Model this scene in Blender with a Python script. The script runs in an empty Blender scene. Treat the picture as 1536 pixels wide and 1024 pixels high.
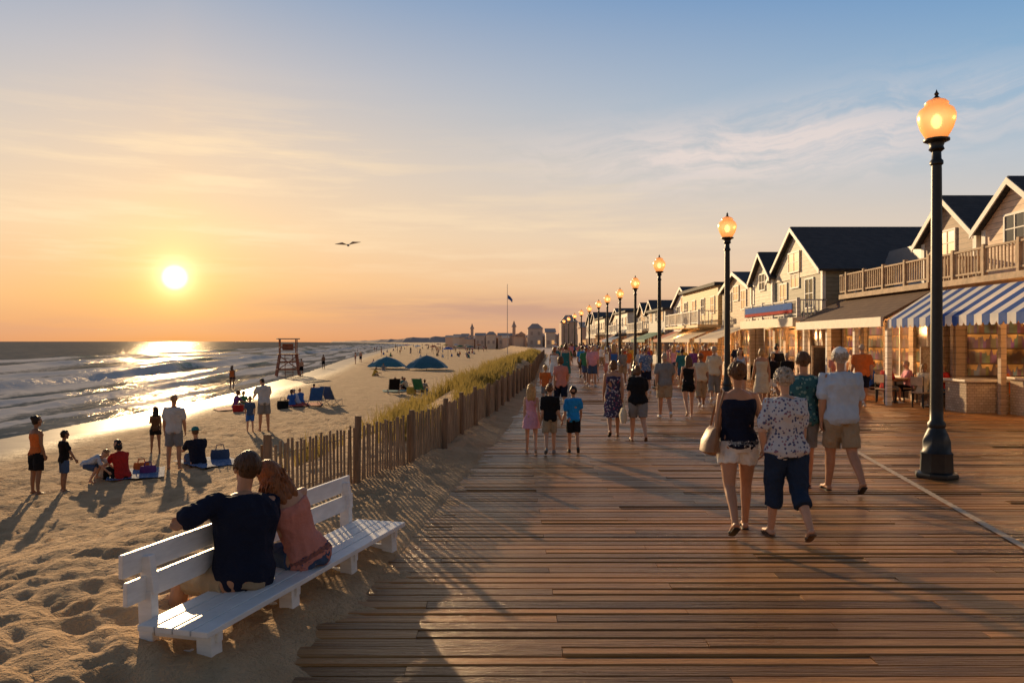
import bpy,bmesh,math,random,time
from mathutils import Vector,Matrix,noise
T0=time.time()
random.seed(7)
sc=bpy.context.scene; COL=sc.collection
F=1195.0; CH=1.85
pi=math.pi; sin=math.sin; cos=math.cos
def V(*a): return Vector(a)
def interp(pts,y):
    if y<=pts[0][0]: return pts[0][1]
    for (a,b),(c,d) in zip(pts,pts[1:]):
        if y<=c: return b+(d-b)*(y-a)/(c-a)
    (a,b),(c,d)=pts[-2:]; return d+(d-b)/(c-a)*(y-c)
def sst(a,b,x):
    t=max(0,min(1,(x-a)/(b-a))); return t*t*(3-2*t)
def lin(r,g,b):
    f=lambda c:(c/255/12.92) if c/255<=.04045 else ((c/255+.055)/1.055)**2.4
    return (f(r),f(g),f(b))
# ------------------------------------------------------------ materials
MATS={}
class NT:
    def __init__(s,nt): s.t=nt; s.n=nt.nodes; s.l=nt.links
    def new(s,t,**k):
        n=s.n.new(t)
        for a,b in k.items(): setattr(n,a,b)
        return n
    def put(s,sock,v):
        if isinstance(v,bpy.types.NodeSocket): s.l.new(v,sock)
        else:
            if sock.type=='RGBA' and len(v)==3: v=(*v,1)
            sock.default_value=v
    def m(s,op,a,b=None,c=None,clamp=False):
        n=s.new('ShaderNodeMath',operation=op); n.use_clamp=clamp
        for i,v in enumerate((a,b,c)):
            if v is not None: s.put(n.inputs[i],v)
        return n.outputs[0]
    def mix(s,f,a,b,blend='MIX'):
        n=s.new('ShaderNodeMix',data_type='RGBA',blend_type=blend)
        s.put(n.inputs[0],f); s.put(n.inputs[6],a); s.put(n.inputs[7],b); return n.outputs[2]
    def ramp(s,f,stops,interp_='LINEAR'):
        n=s.new('ShaderNodeValToRGB'); r=n.color_ramp; r.interpolation=interp_
        while len(r.elements)<len(stops): r.elements.new(.5)
        for e,(p,c) in zip(r.elements,stops):
            e.position=p; e.color=(*c,1) if len(c)==3 else c
        s.put(n.inputs[0],f); return n.outputs[0]
    def noise(s,vec,scale,detail=3,rough=.5,dist=0):
        n=s.new('ShaderNodeTexNoise'); s.put(n.inputs['Scale'],scale); n.inputs['Detail'].default_value=detail
        n.inputs['Roughness'].default_value=rough; n.inputs['Distortion'].default_value=dist
        if vec is not None: s.put(n.inputs['Vector'],vec)
        return n.outputs[0]
    def mapv(s,vec,sc_):
        n=s.new('ShaderNodeMapping'); n.inputs['Scale'].default_value=sc_; s.put(n.inputs['Vector'],vec); return n.outputs[0]
    def bump(s,h,st,dist=.01,nrm=None):
        n=s.new('ShaderNodeBump'); n.inputs['Strength'].default_value=st; n.inputs['Distance'].default_value=dist
        s.put(n.inputs['Height'],h)
        if nrm is not None: s.put(n.inputs['Normal'],nrm)
        return n.outputs[0]
def newmat(name):
    m=bpy.data.materials.new(name); m.use_nodes=True; t=NT(m.node_tree)
    b=m.node_tree.nodes['Principled BSDF']; tc=t.new('ShaderNodeTexCoord').outputs['Object']
    return m,t,b,tc
def mat(name,col,rough=.7,var=.2,scale=6,bump=.3,bs=60,bd=.004,metal=0,emit=None,es=0,spec=.5,stretch=(1,1,1)):
    if name in MATS: return MATS[name]
    m,t,b,tc=newmat(name); v=t.mapv(tc,stretch)
    n=t.noise(v,scale,4,.6)
    dk=tuple(c*(1-var) for c in col); lt=tuple(min(1,c*(1+var)) for c in col)
    t.put(b.inputs['Base Color'],t.ramp(n,[(.3,dk),(.7,lt)]))
    b.inputs['Roughness'].default_value=rough; b.inputs['Metallic'].default_value=metal
    b.inputs['Specular IOR Level'].default_value=spec
    if bump: t.put(b.inputs['Normal'],t.bump(t.noise(v,bs,3),bump,bd))
    if emit: t.put(b.inputs['Emission Color'],emit); b.inputs['Emission Strength'].default_value=es
    MATS[name]=m; return m
def cloth(name,col):
    if name in MATS: return MATS[name]
    return mat(name,col,.85,.13,5,.6,20,.025,spec=.15)
def cloth_pat(name,base,c1,c2,sc_=28):
    if name in MATS: return MATS[name]
    m,t,b,tc=newmat(name)
    vo=t.new('ShaderNodeTexVoronoi'); vo.inputs['Scale'].default_value=sc_; t.put(vo.inputs['Vector'],tc)
    n=t.noise(tc,sc_*.8,3)
    f=t.m('GREATER_THAN',t.m('ADD',vo.outputs['Distance'],t.m('MULTIPLY',n,.6)),.66)
    f2=t.m('GREATER_THAN',t.noise(tc,sc_*.5,2),.53)
    t.put(b.inputs['Base Color'],t.mix(f,t.mix(f2,c1,c2),base))
    b.inputs['Roughness'].default_value=.85; b.inputs['Specular IOR Level'].default_value=.15
    t.put(b.inputs['Normal'],t.bump(t.noise(tc,20,3),.6,.025))
    MATS[name]=m; return m
def siding(name,col,pitch=.16,axis='Z',line=.55):
    if name in MATS: return MATS[name]
    m,t,b,tc=newmat(name); sp=t.new('ShaderNodeSeparateXYZ'); t.put(sp.inputs[0],tc)
    fr=t.m('FRACT',t.m('DIVIDE',t.m('ADD',sp.outputs[axis],50),pitch))
    n=t.noise(t.mapv(tc,(1,1,4)),2.5,5,.6)
    base=t.ramp(n,[(.3,tuple(c*.75 for c in col)),(.7,tuple(min(1,c*1.15) for c in col))])
    ln=t.ramp(fr,[(0,(line,)*3),(.08,(line,)*3),(.16,(1,1,1)),(1,(1,1,1))])
    t.put(b.inputs['Base Color'],t.mix(1.0,base,ln,'MULTIPLY'))
    b.inputs['Roughness'].default_value=.65
    MATS[name]=m; return m
def shingle(name,c1,c2,scale=4.0):
    if name in MATS: return MATS[name]
    m,t,b,tc=newmat(name); br=t.new('ShaderNodeTexBrick')
    sp=t.new('ShaderNodeSeparateXYZ'); t.put(sp.inputs[0],tc)
    cb=t.new('ShaderNodeCombineXYZ'); t.put(cb.inputs[0],t.m('ADD',sp.outputs[0],sp.outputs[1])); t.put(cb.inputs[1],sp.outputs[2])
    t.put(br.inputs['Vector'],cb.outputs[0]); br.inputs['Scale'].default_value=scale
    br.inputs['Color1'].default_value=(*c1,1); br.inputs['Color2'].default_value=(*c2,1); br.inputs['Mortar'].default_value=(*[c*.35 for c in c1],1)
    br.inputs['Mortar Size'].default_value=.03; br.inputs['Brick Width'].default_value=.6; br.inputs['Row Height'].default_value=.35
    n=t.noise(tc,3,4); t.put(b.inputs['Base Color'],t.mix(.35,br.outputs[0],t.ramp(n,[(.3,c1),(.7,c2)])))
    b.inputs['Roughness'].default_value=.8
    MATS[name]=m; return m
def stripes(name,c1,c2,pitch,axis='Y'):
    m,t,b,tc=newmat(name); sp=t.new('ShaderNodeSeparateXYZ'); t.put(sp.inputs[0],tc)
    f=t.m('GREATER_THAN',t.m('FRACT',t.m('DIVIDE',t.m('ADD',sp.outputs[axis],100.0),pitch)),.5)
    n=t.noise(tc,3,4)
    c=t.mix(f,c1,c2); t.put(b.inputs['Base Color'],t.mix(t.m('MULTIPLY',n,.12),c,(.3,.25,.2)))
    b.inputs['Roughness'].default_value=.8; t.put(b.inputs['Normal'],t.bump(t.noise(tc,4,2),.4,.05)); MATS[name]=m
    tr=t.new('ShaderNodeBsdfTranslucent'); t.put(tr.inputs[0],c); mx=t.new('ShaderNodeMixShader'); mx.inputs[0].default_value=.3
    out=m.node_tree.nodes['Material Output']; t.l.new(b.outputs[0],mx.inputs[1]); t.l.new(tr.outputs[0],mx.inputs[2]); t.l.new(mx.outputs[0],out.inputs[0])
    return m
# ------------------------------------------------------------ mesh builder
class MB:
    def __init__(s): s.v=[]; s.f=[]
    def add(s,vs,fs):
        n=len(s.v); s.v+=[tuple(v) for v in vs]; s.f+=[tuple(i+n for i in f) for f in fs]; return s
    def box(s,x0,x1,y0,y1,z0,z1):
        return s.add([(x0,y0,z0),(x1,y0,z0),(x1,y1,z0),(x0,y1,z0),(x0,y0,z1),(x1,y0,z1),(x1,y1,z1),(x0,y1,z1)],
          [(0,3,2,1),(4,5,6,7),(0,1,5,4),(1,2,6,5),(2,3,7,6),(3,0,4,7)])
    def bar(s,p,q,w,h,up=(0,0,1)):
        p=Vector(p);q=Vector(q);d=(q-p).normalized();u=Vector(up)
        a=d.cross(u)
        if a.length<.01: a=d.cross(Vector((0,1,0)))
        a.normalize(); b=a.cross(d); a*=w/2; b*=h/2
        return s.add([p-a-b,p+a-b,p+a+b,p-a+b,q-a-b,q+a-b,q+a+b,q-a+b],[(0,3,2,1),(4,5,6,7),(0,1,5,4),(1,2,6,5),(2,3,7,6),(3,0,4,7)])
    def rings(s,R):
        n=len(R[0]); vs=[v for r in R for v in r]; fs=[]
        for i in range(len(R)-1):
            for j in range(n):
                k=(j+1)%n; fs.append((i*n+j,i*n+k,(i+1)*n+k,(i+1)*n+j))
        fs.append(tuple(range(n))[::-1]); fs.append(tuple((len(R)-1)*n+j for j in range(n)))
        return s.add(vs,fs)
    def loft(s,L,n=14):
        return s.rings([[c+a*cos(2*pi*k/n)+b*sin(2*pi*k/n) for k in range(n)] for c,a,b in L])
    def tube(s,pts,rad,n=10,rnd=True,fl=None):
        pts=[Vector(p) for p in pts]; N=len(pts)
        if not isinstance(rad,(list,tuple)): rad=[rad]*N
        tg=[]
        for i in range(N):
            d=pts[min(i+1,N-1)]-pts[max(i-1,0)]; tg.append(d.normalized() if d.length>1e-9 else Vector((0,0,1)))
        a=Vector((1,0,0)) if abs(tg[0].x)<.9 else Vector((0,1,0))
        if fl is not None: a=Vector(fl[0])
        L=[]
        def fr(t,a): 
            a=(a-t*a.dot(t)); a.normalize(); return a,t.cross(a)
        k=fl[1] if fl else 1
        if rnd:
            a,b=fr(tg[0],a)
            for q,w in ((.95,.3),(.7,.72)): L.append((pts[0]-tg[0]*rad[0]*q*min(1,k),a*rad[0]*w,b*rad[0]*w*k))
        for p,t,r in zip(pts,tg,rad):
            a,b=fr(t,a); L.append((p,a*r,b*r*k))
        if rnd:
            for q,w in ((.7,.72),(.95,.3)): L.append((pts[-1]+tg[-1]*rad[-1]*q*min(1,k),a*rad[-1]*w,b*rad[-1]*w*k))
        return s.loft(L,n)
    def ell(s,c,r,M=None,n=12):
        c=Vector(c); L=[]
        ax=[Vector((1,0,0)),Vector((0,1,0)),Vector((0,0,1))]
        if M is not None: ax=[M@a for a in ax]
        m=max(6,n//2+2)
        for i in range(m):
            th=pi*(i+.25)/(m-.5); L.append((c-ax[2]*r[2]*cos(th),ax[0]*r[0]*sin(th),ax[1]*r[1]*sin(th)))
        return s.loft(L,n)
    def lathe(s,prof,c=(0,0,0),n=28):
        c=Vector(c); return s.loft([(c+Vector((0,0,z)),Vector((r,0,0)),Vector((0,r,0))) for r,z in prof],n)
    def prism(s,poly,ext):
        n=len(poly); e=Vector(ext); P=[Vector(p) for p in poly]
        return s.add(P+[p+e for p in P],[tuple(range(n))[::-1],tuple(range(n,2*n))]+[(i,(i+1)%n,n+(i+1)%n,n+i) for i in range(n)])
    def mesh(s,name,off=None,recalc=True):
        me=bpy.data.meshes.new(name)
        vs=s.v if off is None else [(v[0]-off[0],v[1]-off[1],v[2]-off[2]) for v in s.v]
        me.from_pydata(vs,[],s.f)
        if recalc:
            bm=bmesh.new(); bm.from_mesh(me); bmesh.ops.recalc_face_normals(bm,faces=bm.faces); bm.to_mesh(me); bm.free()
        return me
    def build(s,name,m,parent=None,smooth=False,local=False,bev=0,origin=None):
        off=None
        if parent is not None and not local:
            off=parent.location
            if parent.parent: off=parent.location+parent.parent.location
        if origin is not None: off=origin
        me=s.mesh(name,off); o=bpy.data.objects.new(name,me); COL.objects.link(o)
        me.materials.append(m)
        if parent is not None: o.parent=parent
        if origin is not None and parent is None: o.location=origin
        if smooth:
            for p in me.polygons: p.use_smooth=True
            try: me.set_sharp_from_angle(angle=math.radians(42))
            except Exception: pass
        if bev:
            b=o.modifiers.new('bevel','BEVEL'); b.width=bev; b.segments=2; b.limit_method='ANGLE'
        return o
def tag(o,label,cat,group=None,kind=None):
    o['label']=label; o['category']=cat
    if group: o['group']=group
    if kind: o['kind']=kind
    return o
def thing(name,label,cat,loc=(0,0,0),rz=0,group=None):
    o=bpy.data.objects.new(name,None); COL.objects.link(o); o.empty_display_size=.1
    o.location=loc; o.rotation_euler=(0,0,rz); return tag(o,label,cat,group)
def struct(o,label=None,cat=None):
    o['kind']='structure'
    o['label']=label or o.name.replace('_',' '); o['category']=cat or o.name.replace('_',' ')
    return o
# ------------------------------------------------------------ layout
XE=[(0,-1.55),(4.4,-1.22),(7.65,-.95),(12,-.55),(17,-.1),(32,.9),(60,2.3),(110,5),(200,6),(400,-5),(2500,-200)]
XF=[(0,-2.75),(7.0,-2.75),(8.5,-2.45),(9.6,-2.0),(12.35,-1.25),(19.4,-.5),(37,.95),(60,2.0),(110,4.6),(200,5.6),(400,-6),(2500,-205)]
XS=[(0,-16.5),(27,-17),(44,-17),(80,-21),(142,-30),(400,-62),(850,-105),(1500,-255),(2200,-450),(4000,-1100)]
xe=lambda y:interp(XE,y); xf=lambda y:interp(XF,y); xs=lambda y:interp(XS,y)
SEA=-1.4
def ground(x,y):
    w=xf(y)-x; s=x-xs(y)
    q=x-xe(y)
    if w<0:
        zr=.02+.09*max(0,min(1,-q/.7))
        return zr if q<0 else -.0
    dn=(.12*sst(8.5,13,y)+.5*sst(17,30,y))*(1-.4*sst(90,200,y))
    z=.10+dn*(math.exp(-((w-1.5)/1.25)**2)-.237*(1-min(1,w)))-1.12*sst(.2,5.6,w)-.05*sst(5,14,w)
    zs=SEA+.058*s+.05*max(0,s-4.5)**2 if s>0 else SEA+.1*s
    h=max(0,min(1,.5+.5*(zs-z)/.15)) # smooth min
    return zs*(1-h)+z*h-.15*h*(1-h)
def gp(px,py):
    """point of the beach or boardwalk where the photo shows feet"""
    k=(px-768)/F; m=(py-511)/F; d=2.5
    while d<1500:
        x=k*d
        g=ground(x,d) if x<xe(d) else 0
        if CH-m*d<=g: return Vector((x,d,g))
        d*=1.002
    return Vector((k*d,d,-1.2))
def at(px,d,z=0): return Vector(((px-768)/F*d,d,z))
# ------------------------------------------------------------ world
SAZ=math.atan((262-768)/F); 
world=bpy.data.worlds.new("World"); sc.world=world; world.use_nodes=True
t=NT(world.node_tree); bg=world.node_tree.nodes['Background']
gen=t.new('ShaderNodeTexCoord').outputs['Generated']; sp=t.new('ShaderNodeSeparateXYZ'); t.put(sp.inputs[0],gen)
X,Y,Z=sp.outputs
az=t.m('ARCTAN2',X,Y); dl=t.m('ABSOLUTE',t.m('SUBTRACT',az,SAZ))
Lr=t.ramp(Z,[(0,lin(206,136,92)),(.012,lin(220,150,96)),(.05,lin(243,182,114)),(.13,lin(250,212,164)),(.22,lin(234,208,180)),(.31,lin(202,194,192)),(.39,lin(162,174,193)),(.6,lin(112,120,138)),(1,lin(80,88,110))])
Rr=t.ramp(Z,[(0,lin(222,178,144)),(.05,lin(234,198,166)),(.12,lin(221,204,187)),(.2,lin(182,193,203)),(.28,lin(146,178,205)),(.39,lin(98,147,196)),(.6,lin(84,106,140)),(1,lin(70,82,108))])
tt=t.m('POWER',t.m('DIVIDE',dl,.98,clamp=True),.85)
base=t.mix(tt,Lr,Rr)
cb=t.new('ShaderNodeCombineXYZ'); t.put(cb.inputs[0],t.m('MULTIPLY',az,3.2)); t.put(cb.inputs[1],t.m('MULTIPLY',Z,34)); 
dist=t.noise(gen,9,4)
cb2=t.new('ShaderNodeCombineXYZ'); t.put(cb2.inputs[0],t.m('ADD',t.m('MULTIPLY',az,4.5),t.m('MULTIPLY',dist,1.2))); t.put(cb2.inputs[1],t.m('ADD',t.m('MULTIPLY',Z,26),t.m('ADD',t.m('MULTIPLY',dist,1.6),t.m('MULTIPLY',az,-.8))))
n1=t.noise(cb.outputs[0],1.3,6,.6); n2=t.noise(cb2.outputs[0],1.6,7,.62)
def gauss(a0,sa,z0,sz):
    a=t.m('DIVIDE',t.m('SUBTRACT',az,a0),sa); b=t.m('DIVIDE',t.m('SUBTRACT',Z,z0),sz)
    return t.m('EXPONENT',t.m('MULTIPLY',t.m('ADD',t.m('MULTIPLY',a,a),t.m('MULTIPLY',b,b)),-1.0))
cir=t.m('MULTIPLY',t.m('MULTIPLY',t.m('SUBTRACT',n2,.38,clamp=True),5.5,clamp=True),t.m('ADD',t.m('ADD',gauss(.25,.19,.222,.036),t.m('MULTIPLY',gauss(.55,.14,.25,.04),.35)),t.m('MULTIPLY',gauss(.40,.10,.235,.04),.45),clamp=True))
st=t.m('MULTIPLY',t.m('MULTIPLY',t.m('SUBTRACT',n1,.47,clamp=True),6.0,clamp=True),t.m('ADD',t.m('ADD',gauss(-.36,.22,.205,.055),gauss(-.50,.3,.12,.035)),t.m('MULTIPLY',gauss(.05,.25,.13,.06),.6),clamp=True))
base=t.mix(t.m('MULTIPLY',cir,.68),base,lin(242,222,212))
base=t.mix(t.m('MULTIPLY',st,.7),base,lin(255,226,186))
bank=t.m('MULTIPLY',t.m('ADD',gauss(-.02,.34,.040,.018),t.m('MULTIPLY',gauss(-.45,.3,.016,.012),.6)),t.m('MULTIPLY',t.m('SUBTRACT',n1,.25,clamp=True),3.5,clamp=True))
base=t.mix(t.m('MULTIPLY',bank,.7),base,lin(182,142,132))
mr=t.new('ShaderNodeMapRange',interpolation_type='SMOOTHSTEP'); t.put(mr.inputs[0],dl); mr.inputs[1].default_value=.95; mr.inputs[2].default_value=2.4; mr.inputs[3].default_value=0; mr.inputs[4].default_value=1
base=t.mix(1.0,base,t.mix(mr.outputs[0],(1,1,1),(.64,.56,.48)),'MULTIPLY')
sel=math.atan(96/F*cos(SAZ))
sd=Vector((sin(SAZ)*cos(sel),cos(SAZ)*cos(sel),sin(sel)))
vm=t.new('ShaderNodeVectorMath',operation='DOT_PRODUCT'); t.put(vm.inputs[0],gen); vm.inputs[1].default_value=sd
dt=t.m('MAXIMUM',vm.outputs['Value'],0)
def addc(c,f,col):
    n=t.mix(1.0,c,t.mix(f,(0,0,0),col),'ADD'); return n
base=addc(base,t.m('POWER',dt,60),(.06,.03,-.01))
base=addc(base,t.m('POWER',dt,420),(.14,.10,.01))
base=addc(base,t.m('POWER',dt,2200),(.3,.28,.10))
base=addc(base,t.m('POWER',dt,7000),(.6,.55,.35))
ds=t.new('ShaderNodeMapRange',interpolation_type='SMOOTHSTEP'); t.put(ds.inputs[0],dt); ds.inputs[1].default_value=cos(math.radians(.92)); ds.inputs[2].default_value=cos(math.radians(.35)); 
base=addc(base,ds.outputs[0],(1.4,1.25,.95))
sky=t.new('ShaderNodeTexSky',sky_type='NISHITA'); sky.sun_disc=False; sky.sun_elevation=math.radians(5); sky.sun_rotation=SAZ
skc=t.mix(1.0,sky.outputs[0],(.003,.003,.003),'MULTIPLY')
base=t.mix(1.0,base,skc,'ADD')
t.put(bg.inputs[0],base); bg.inputs[1].default_value=1.0
sun=bpy.data.lights.new('sun','SUN'); sun.energy=5; sun.angle=math.radians(.6); sun.color=(1,.69,.36)
so=bpy.data.objects.new('sun',sun); COL.objects.link(so)
LEL=math.radians(11); ld=Vector((sin(SAZ)*cos(LEL),cos(SAZ)*cos(LEL),sin(LEL)))
so.rotation_euler=(-ld).to_track_quat('-Z','Y').to_euler()
cam=bpy.data.cameras.new('camera'); cam.lens=28.0; cam.sensor_width=36; cam.clip_end=60000; cam.clip_start=.05
co=bpy.data.objects.new('camera',cam); COL.objects.link(co); co.location=(0,0,CH); co.rotation_euler=(pi/2,0,0); sc.camera=co
sc.view_settings.view_transform='Standard'; sc.view_settings.look='None'; sc.view_settings.exposure=0
# ------------------------------------------------------------ people
SK={k:mat('skin_'+k,c,.5,.08,12,.15,150,.002,spec=.4) for k,c in dict(fair=(.58,.32,.20),tan=(.48,.24,.135),brown=(.28,.14,.08),dark=(.14,.07,.045)).items()}
HR={k:mat('hair_'+k,c,.5,.4,60,.8,120,.006,stretch=(1,1,.25),spec=.3) for k,c in dict(brown=(.13,.062,.028),darkbrown=(.085,.042,.02),dark=(.018,.012,.010),grey=(.42,.34,.26),blond=(.48,.28,.11),auburn=(.26,.10,.038),light=(.28,.16,.075)).items()}
CL={}
for k,c in dict(navy=(.012,.016,.035),black=(.012,.012,.014),white=(.80,.78,.74),skyblue=(.48,.56,.66),khaki=(.36,.27,.17),grey=(.22,.22,.22),lightgrey=(.50,.50,.50),blue=(.04,.14,.45),brightblue=(.02,.25,.62),teal=(.03,.16,.18),coral=(.60,.24,.19),red=(.45,.03,.025),orange=(.62,.16,.04),pink=(.70,.34,.42),denim=(.06,.10,.19),darkdenim=(.02,.035,.07),olive=(.09,.10,.05),yellow=(.62,.42,.08),cream=(.6,.52,.38),purple=(.16,.06,.22),brown=(.12,.06,.03),green=(.05,.2,.09)).items(): CL[k]=cloth('cloth_'+k,c)
CL['floral']=cloth_pat('cloth_floral_white',(.58,.57,.58),(.08,.10,.20),(.30,.16,.20),30)
CL['floralnavy']=cloth_pat('cloth_floral_navy',(.05,.05,.10),(.45,.40,.42),(.30,.08,.14),22)
CL['tealprint']=cloth_pat('cloth_teal_print',(.04,.13,.15),(.20,.32,.30),(.02,.05,.08),20)
CL['bluefloral']=cloth_pat('cloth_blue_floral',(.10,.18,.34),(.45,.45,.5),(.03,.05,.15),24)
SHM={k:mat('shoe_'+k,c,.6,.1) for k,c in dict(black=(.015,.014,.013),white=(.6,.58,.55),brown=(.12,.06,.03),grey=(.2,.2,.2)).items()}
EYE=mat('eye_dark',(.02,.015,.012),.25,.1); LIP=mat('lip',(.35,.10,.09),.5,.1)
def remesh(mb,vox,sm,fold=0,seed=0,fs=7):
    me=mb.mesh('m'); o=bpy.data.objects.new('tmp',me); COL.objects.link(o)
    a=o.modifiers.new('r','REMESH'); a.mode='VOXEL'; a.voxel_size=vox
    b=o.modifiers.new('s','SMOOTH'); b.factor=.5; b.iterations=sm
    dg=bpy.context.evaluated_depsgraph_get(); nm=bpy.data.meshes.new_from_object(o.evaluated_get(dg))
    bpy.data.objects.remove(o); bpy.data.meshes.remove(me)
    if fold:
        sv=Vector((seed*3.1,seed*1.7,seed))
        co_=[v.co+v.normal*fold*(noise.noise(Vector((v.co.x*fs,v.co.y*fs,v.co.z*fs*.55))+sv)+.6*(.5-abs(noise.noise(Vector((v.co.x*fs*1.6+v.co.z*3,v.co.y*fs*1.6,v.co.z*fs*1.1))+sv))*2)) for v in nm.vertices]
        for v,c in zip(nm.vertices,co_): v.co=c
    for p in nm.polygons: p.use_smooth=True
    return nm
TM=[(-.09,.10,.085),(-.03,.155,.108),(.04,.158,.108),(.14,.145,.100),(.26,.158,.108),(.38,.178,.115),(.46,.180,.103),(.505,.15,.083),(.545,.08,.062)]
TF=[(-.09,.11,.09),(-.03,.172,.115),(.04,.162,.108),(.14,.126,.090),(.26,.135,.098),(.36,.150,.115),(.44,.150,.100),(.50,.122,.078),(.54,.066,.056)]
def dirv(sx,p,a): return Vector((sx*sin(a),sin(p)*cos(a),-cos(p)*cos(a)))
def walk(a=.32,ph=1,arm=.3,el=.25,lean=.05,**k):
    f=(a,.02,.10,None); b=(-a*.85,.02,.55,None)
    legs=[f,b] if ph>0 else [b,f]
    ar=[(-arm,.10,el),(arm*.8,.10,el)] if ph>0 else [(arm*.8,.10,el),(-arm,.10,el)]
    d=dict(lean=lean,legs=legs,arms=ar); d.update(k); return d
def stand(**k):
    d=dict(lean=.0,legs=[(.03,.06,.05,0),(-.03,.06,.03,0)],arms=[(.05,.12,.2),(.02,.12,.25)]); d.update(k); return d
def sit(pz=.10,**k):
    d=dict(lean=.15,pz=pz,legs=[(1.95,.12,1.75,0),(1.85,.15,1.55,0)],arms=[(.75,.1,.6),(.8,.15,.5)]); d.update(k); return d
def chair(pz=.56,**k):
    d=dict(lean=.08,pz=pz,legs=[(1.45,.08,1.4,0),(1.5,.1,1.5,0)],arms=[(.5,.1,1.0),(.45,.1,1.1)]); d.update(k); return d
PN=[0]
def person(label,loc,rz,H=1.72,sex='m',w=1.0,skin='tan',hair=('short','brown'),top=('tee','navy'),bottom=('shorts','khaki'),shoes=('sneaker','white'),pose=None,vox=.013,near=False,hs=1.0,group=None,hat=None,fold=.018):
    PN[0]+=1; seed=PN[0]; rnd=random.Random(seed)
    pose=pose or walk(); s=H/1.75; fem=sex=='f'
    root=thing('person',label,'person',loc,rz,group)
    TT=TF if fem else TM
    hw=.098 if fem else .09; sw=.155 if fem else .182; sw*=(1+(w-1)*.5)
    Mt=Matrix.Rotation(pose.get('twist',0),3,'Z')@Matrix.Rotation(pose.get('side',0),3,'Y')@Matrix.Rotation(-pose.get('lean',0),3,'X')
    R,Fw,U=Mt@V(1,0,0),Mt@V(0,1,0),Mt@V(0,0,1)
    P=V(0,0,0)
    legs=[]; 
    for sx,(p,a,k,fp) in zip((-1,1),pose['legs']):
        hip=P+V(sx*hw,0,-.03); kn=hip+dirv(sx,p,a)*.43; an=kn+dirv(sx,p-k,a*.6)*.41
        fa=(p-k)*.75 if fp is None else fp
        fd=Matrix.Rotation(-sx*.12,3,'Z')@V(0,cos(fa),sin(fa)); fu=V(0,-sin(fa),cos(fa))
        legs.append((hip,kn,an,fd,fu,sx))
    if 'pz' in pose: pz=pose['pz']/s
    else: pz=-min(min((an-fu*.075-fd*.05).z,(an-fu*.075+fd*.17).z) for _,_,an,fd,fu,_ in legs)
    P=V(0,0,pz); legs=[(h+P,k+P,a+P,f,u,sx) for h,k,a,f,u,sx in legs]
    arms=[]
    for i,(sx,(p,a,e)) in enumerate(zip((-1,1),pose['arms'])):
        sh=P+U*.475+R*sx*sw
        tg=pose.get('tgt',{}).get(i)
        if tg:
            inv=Matrix.Rotation(-rz,3,'Z'); f=lambda q:(inv@(Vector(q)-Vector(loc)))/s
            el_,wr=f(tg[0]),f(tg[1])
        else:
            el_=sh+dirv(sx,p,a)*.285; wr=el_+dirv(sx,p+e,a*.3-(.15 if e>.6 else 0))*.25
        arms.append((sh,el_,wr,sx))
    def torso(mb,t0,t1,e,n=18,ey=None):
        ey=e if ey is None else ey
        L=[]; ts=[t0]+[x[0] for x in TT if t0<x[0]<t1]+[t1]
        for tq in ts:
            rx=interp([(x[0],x[1]) for x in TT],tq); ry=interp([(x[0],x[2]) for x in TT],tq)
            ww=w if tq<.42 else 1+(w-1)*.5
            bl=.35*(w-1)*max(0,1-abs(tq-.12)/.25)
            L.append((P+U*tq+Fw*(.015*sin(tq*9)-.01+bl*.12),R*(rx*ww+e),Fw*(ry*ww*(1+bl)+ey)))
        mb.loft(L,n)
        if t0<-.02:
            for sx in (-1,1): mb.ell(P+R*sx*.075-Fw*.045-U*.03,(.085*w+e*.7,.08+e*.7,.09+e*.5),Mt)
    def leg(mb,L,f1,e0,e1,f0=0):
        hip,kn,an,fd,fu,sx=L
        rt=[(0,.088*w**.5),(.22,.078),(.45,.060),(.5,.054),(.62,.056),(.8,.043),(1,.034)] if not fem else [(0,.092*w**.5),(.22,.080),(.45,.058),(.5,.052),(.62,.053),(.8,.040),(1,.031)]
        pts=[];rad=[]; fr=[0,.12,.25,.38,.47,.53,.65,.8,1]
        fr=[q for q in fr if f0<=q<f1]+[f1]
        for q in fr:
            if q<=.5: p=hip.lerp(kn,q*2)
            else: p=kn.lerp(an,(q-.5)*2)-fd*(.014*sin((q-.5)*2*pi))
            pts.append(p); rad.append(interp(rt,q)*w**.7+e0+(e1-e0)*(q-f0)/max(.01,f1-f0))
        mb.tube(pts,rad,12,rnd=(e0==0))
    def foot(mb,L,e):
        hip,kn,an,fd,fu,sx=L
        hl=an-fu*.04-fd*.035
        mb.tube([hl-fu*.0,an-fu*.035+fd*.05,an-fu*.05+fd*.11,an-fu*.055+fd*.155],[.036+e,.036+e,.036+e,.026+e],10,fl=(fd.cross(fu),.75 if e<.005 else .85))
        mb.tube([an,an-fu*.03+fd*.04],[.036+e,.036+e],8)
    body=MB(); torso(body,-.09,.545,0)
    for L in legs: leg(body,L,1,0,0); foot(body,L,0)
    for sh,el_,wr,sx in arms:
        am=(1.0 if not fem else .86)*w**.8
        body.tube([P+U*.47+R*sx*(sw-.06),sh,sh.lerp(el_,.35),sh.lerp(el_,.8),el_,el_.lerp(wr,.3),wr],[.055*am,.054*am,.048*am,.041*am,.039*am,.040*am,.026],12)
        d=(wr-el_).normalized(); nn=V(-sx,0,0); nn=(nn-d*nn.dot(d)); 
        if nn.length<.2: nn=V(0,0,-1)-d*V(0,0,-1).dot(d)
        nn.normalize(); lt=d.cross(nn); 
        if lt.dot(V(0,1,0))<0: lt=-lt
        body.tube([wr-d*.01,wr+d*.04,wr+d*.085],[.024,.038,.036],10,fl=(lt,.42))
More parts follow.
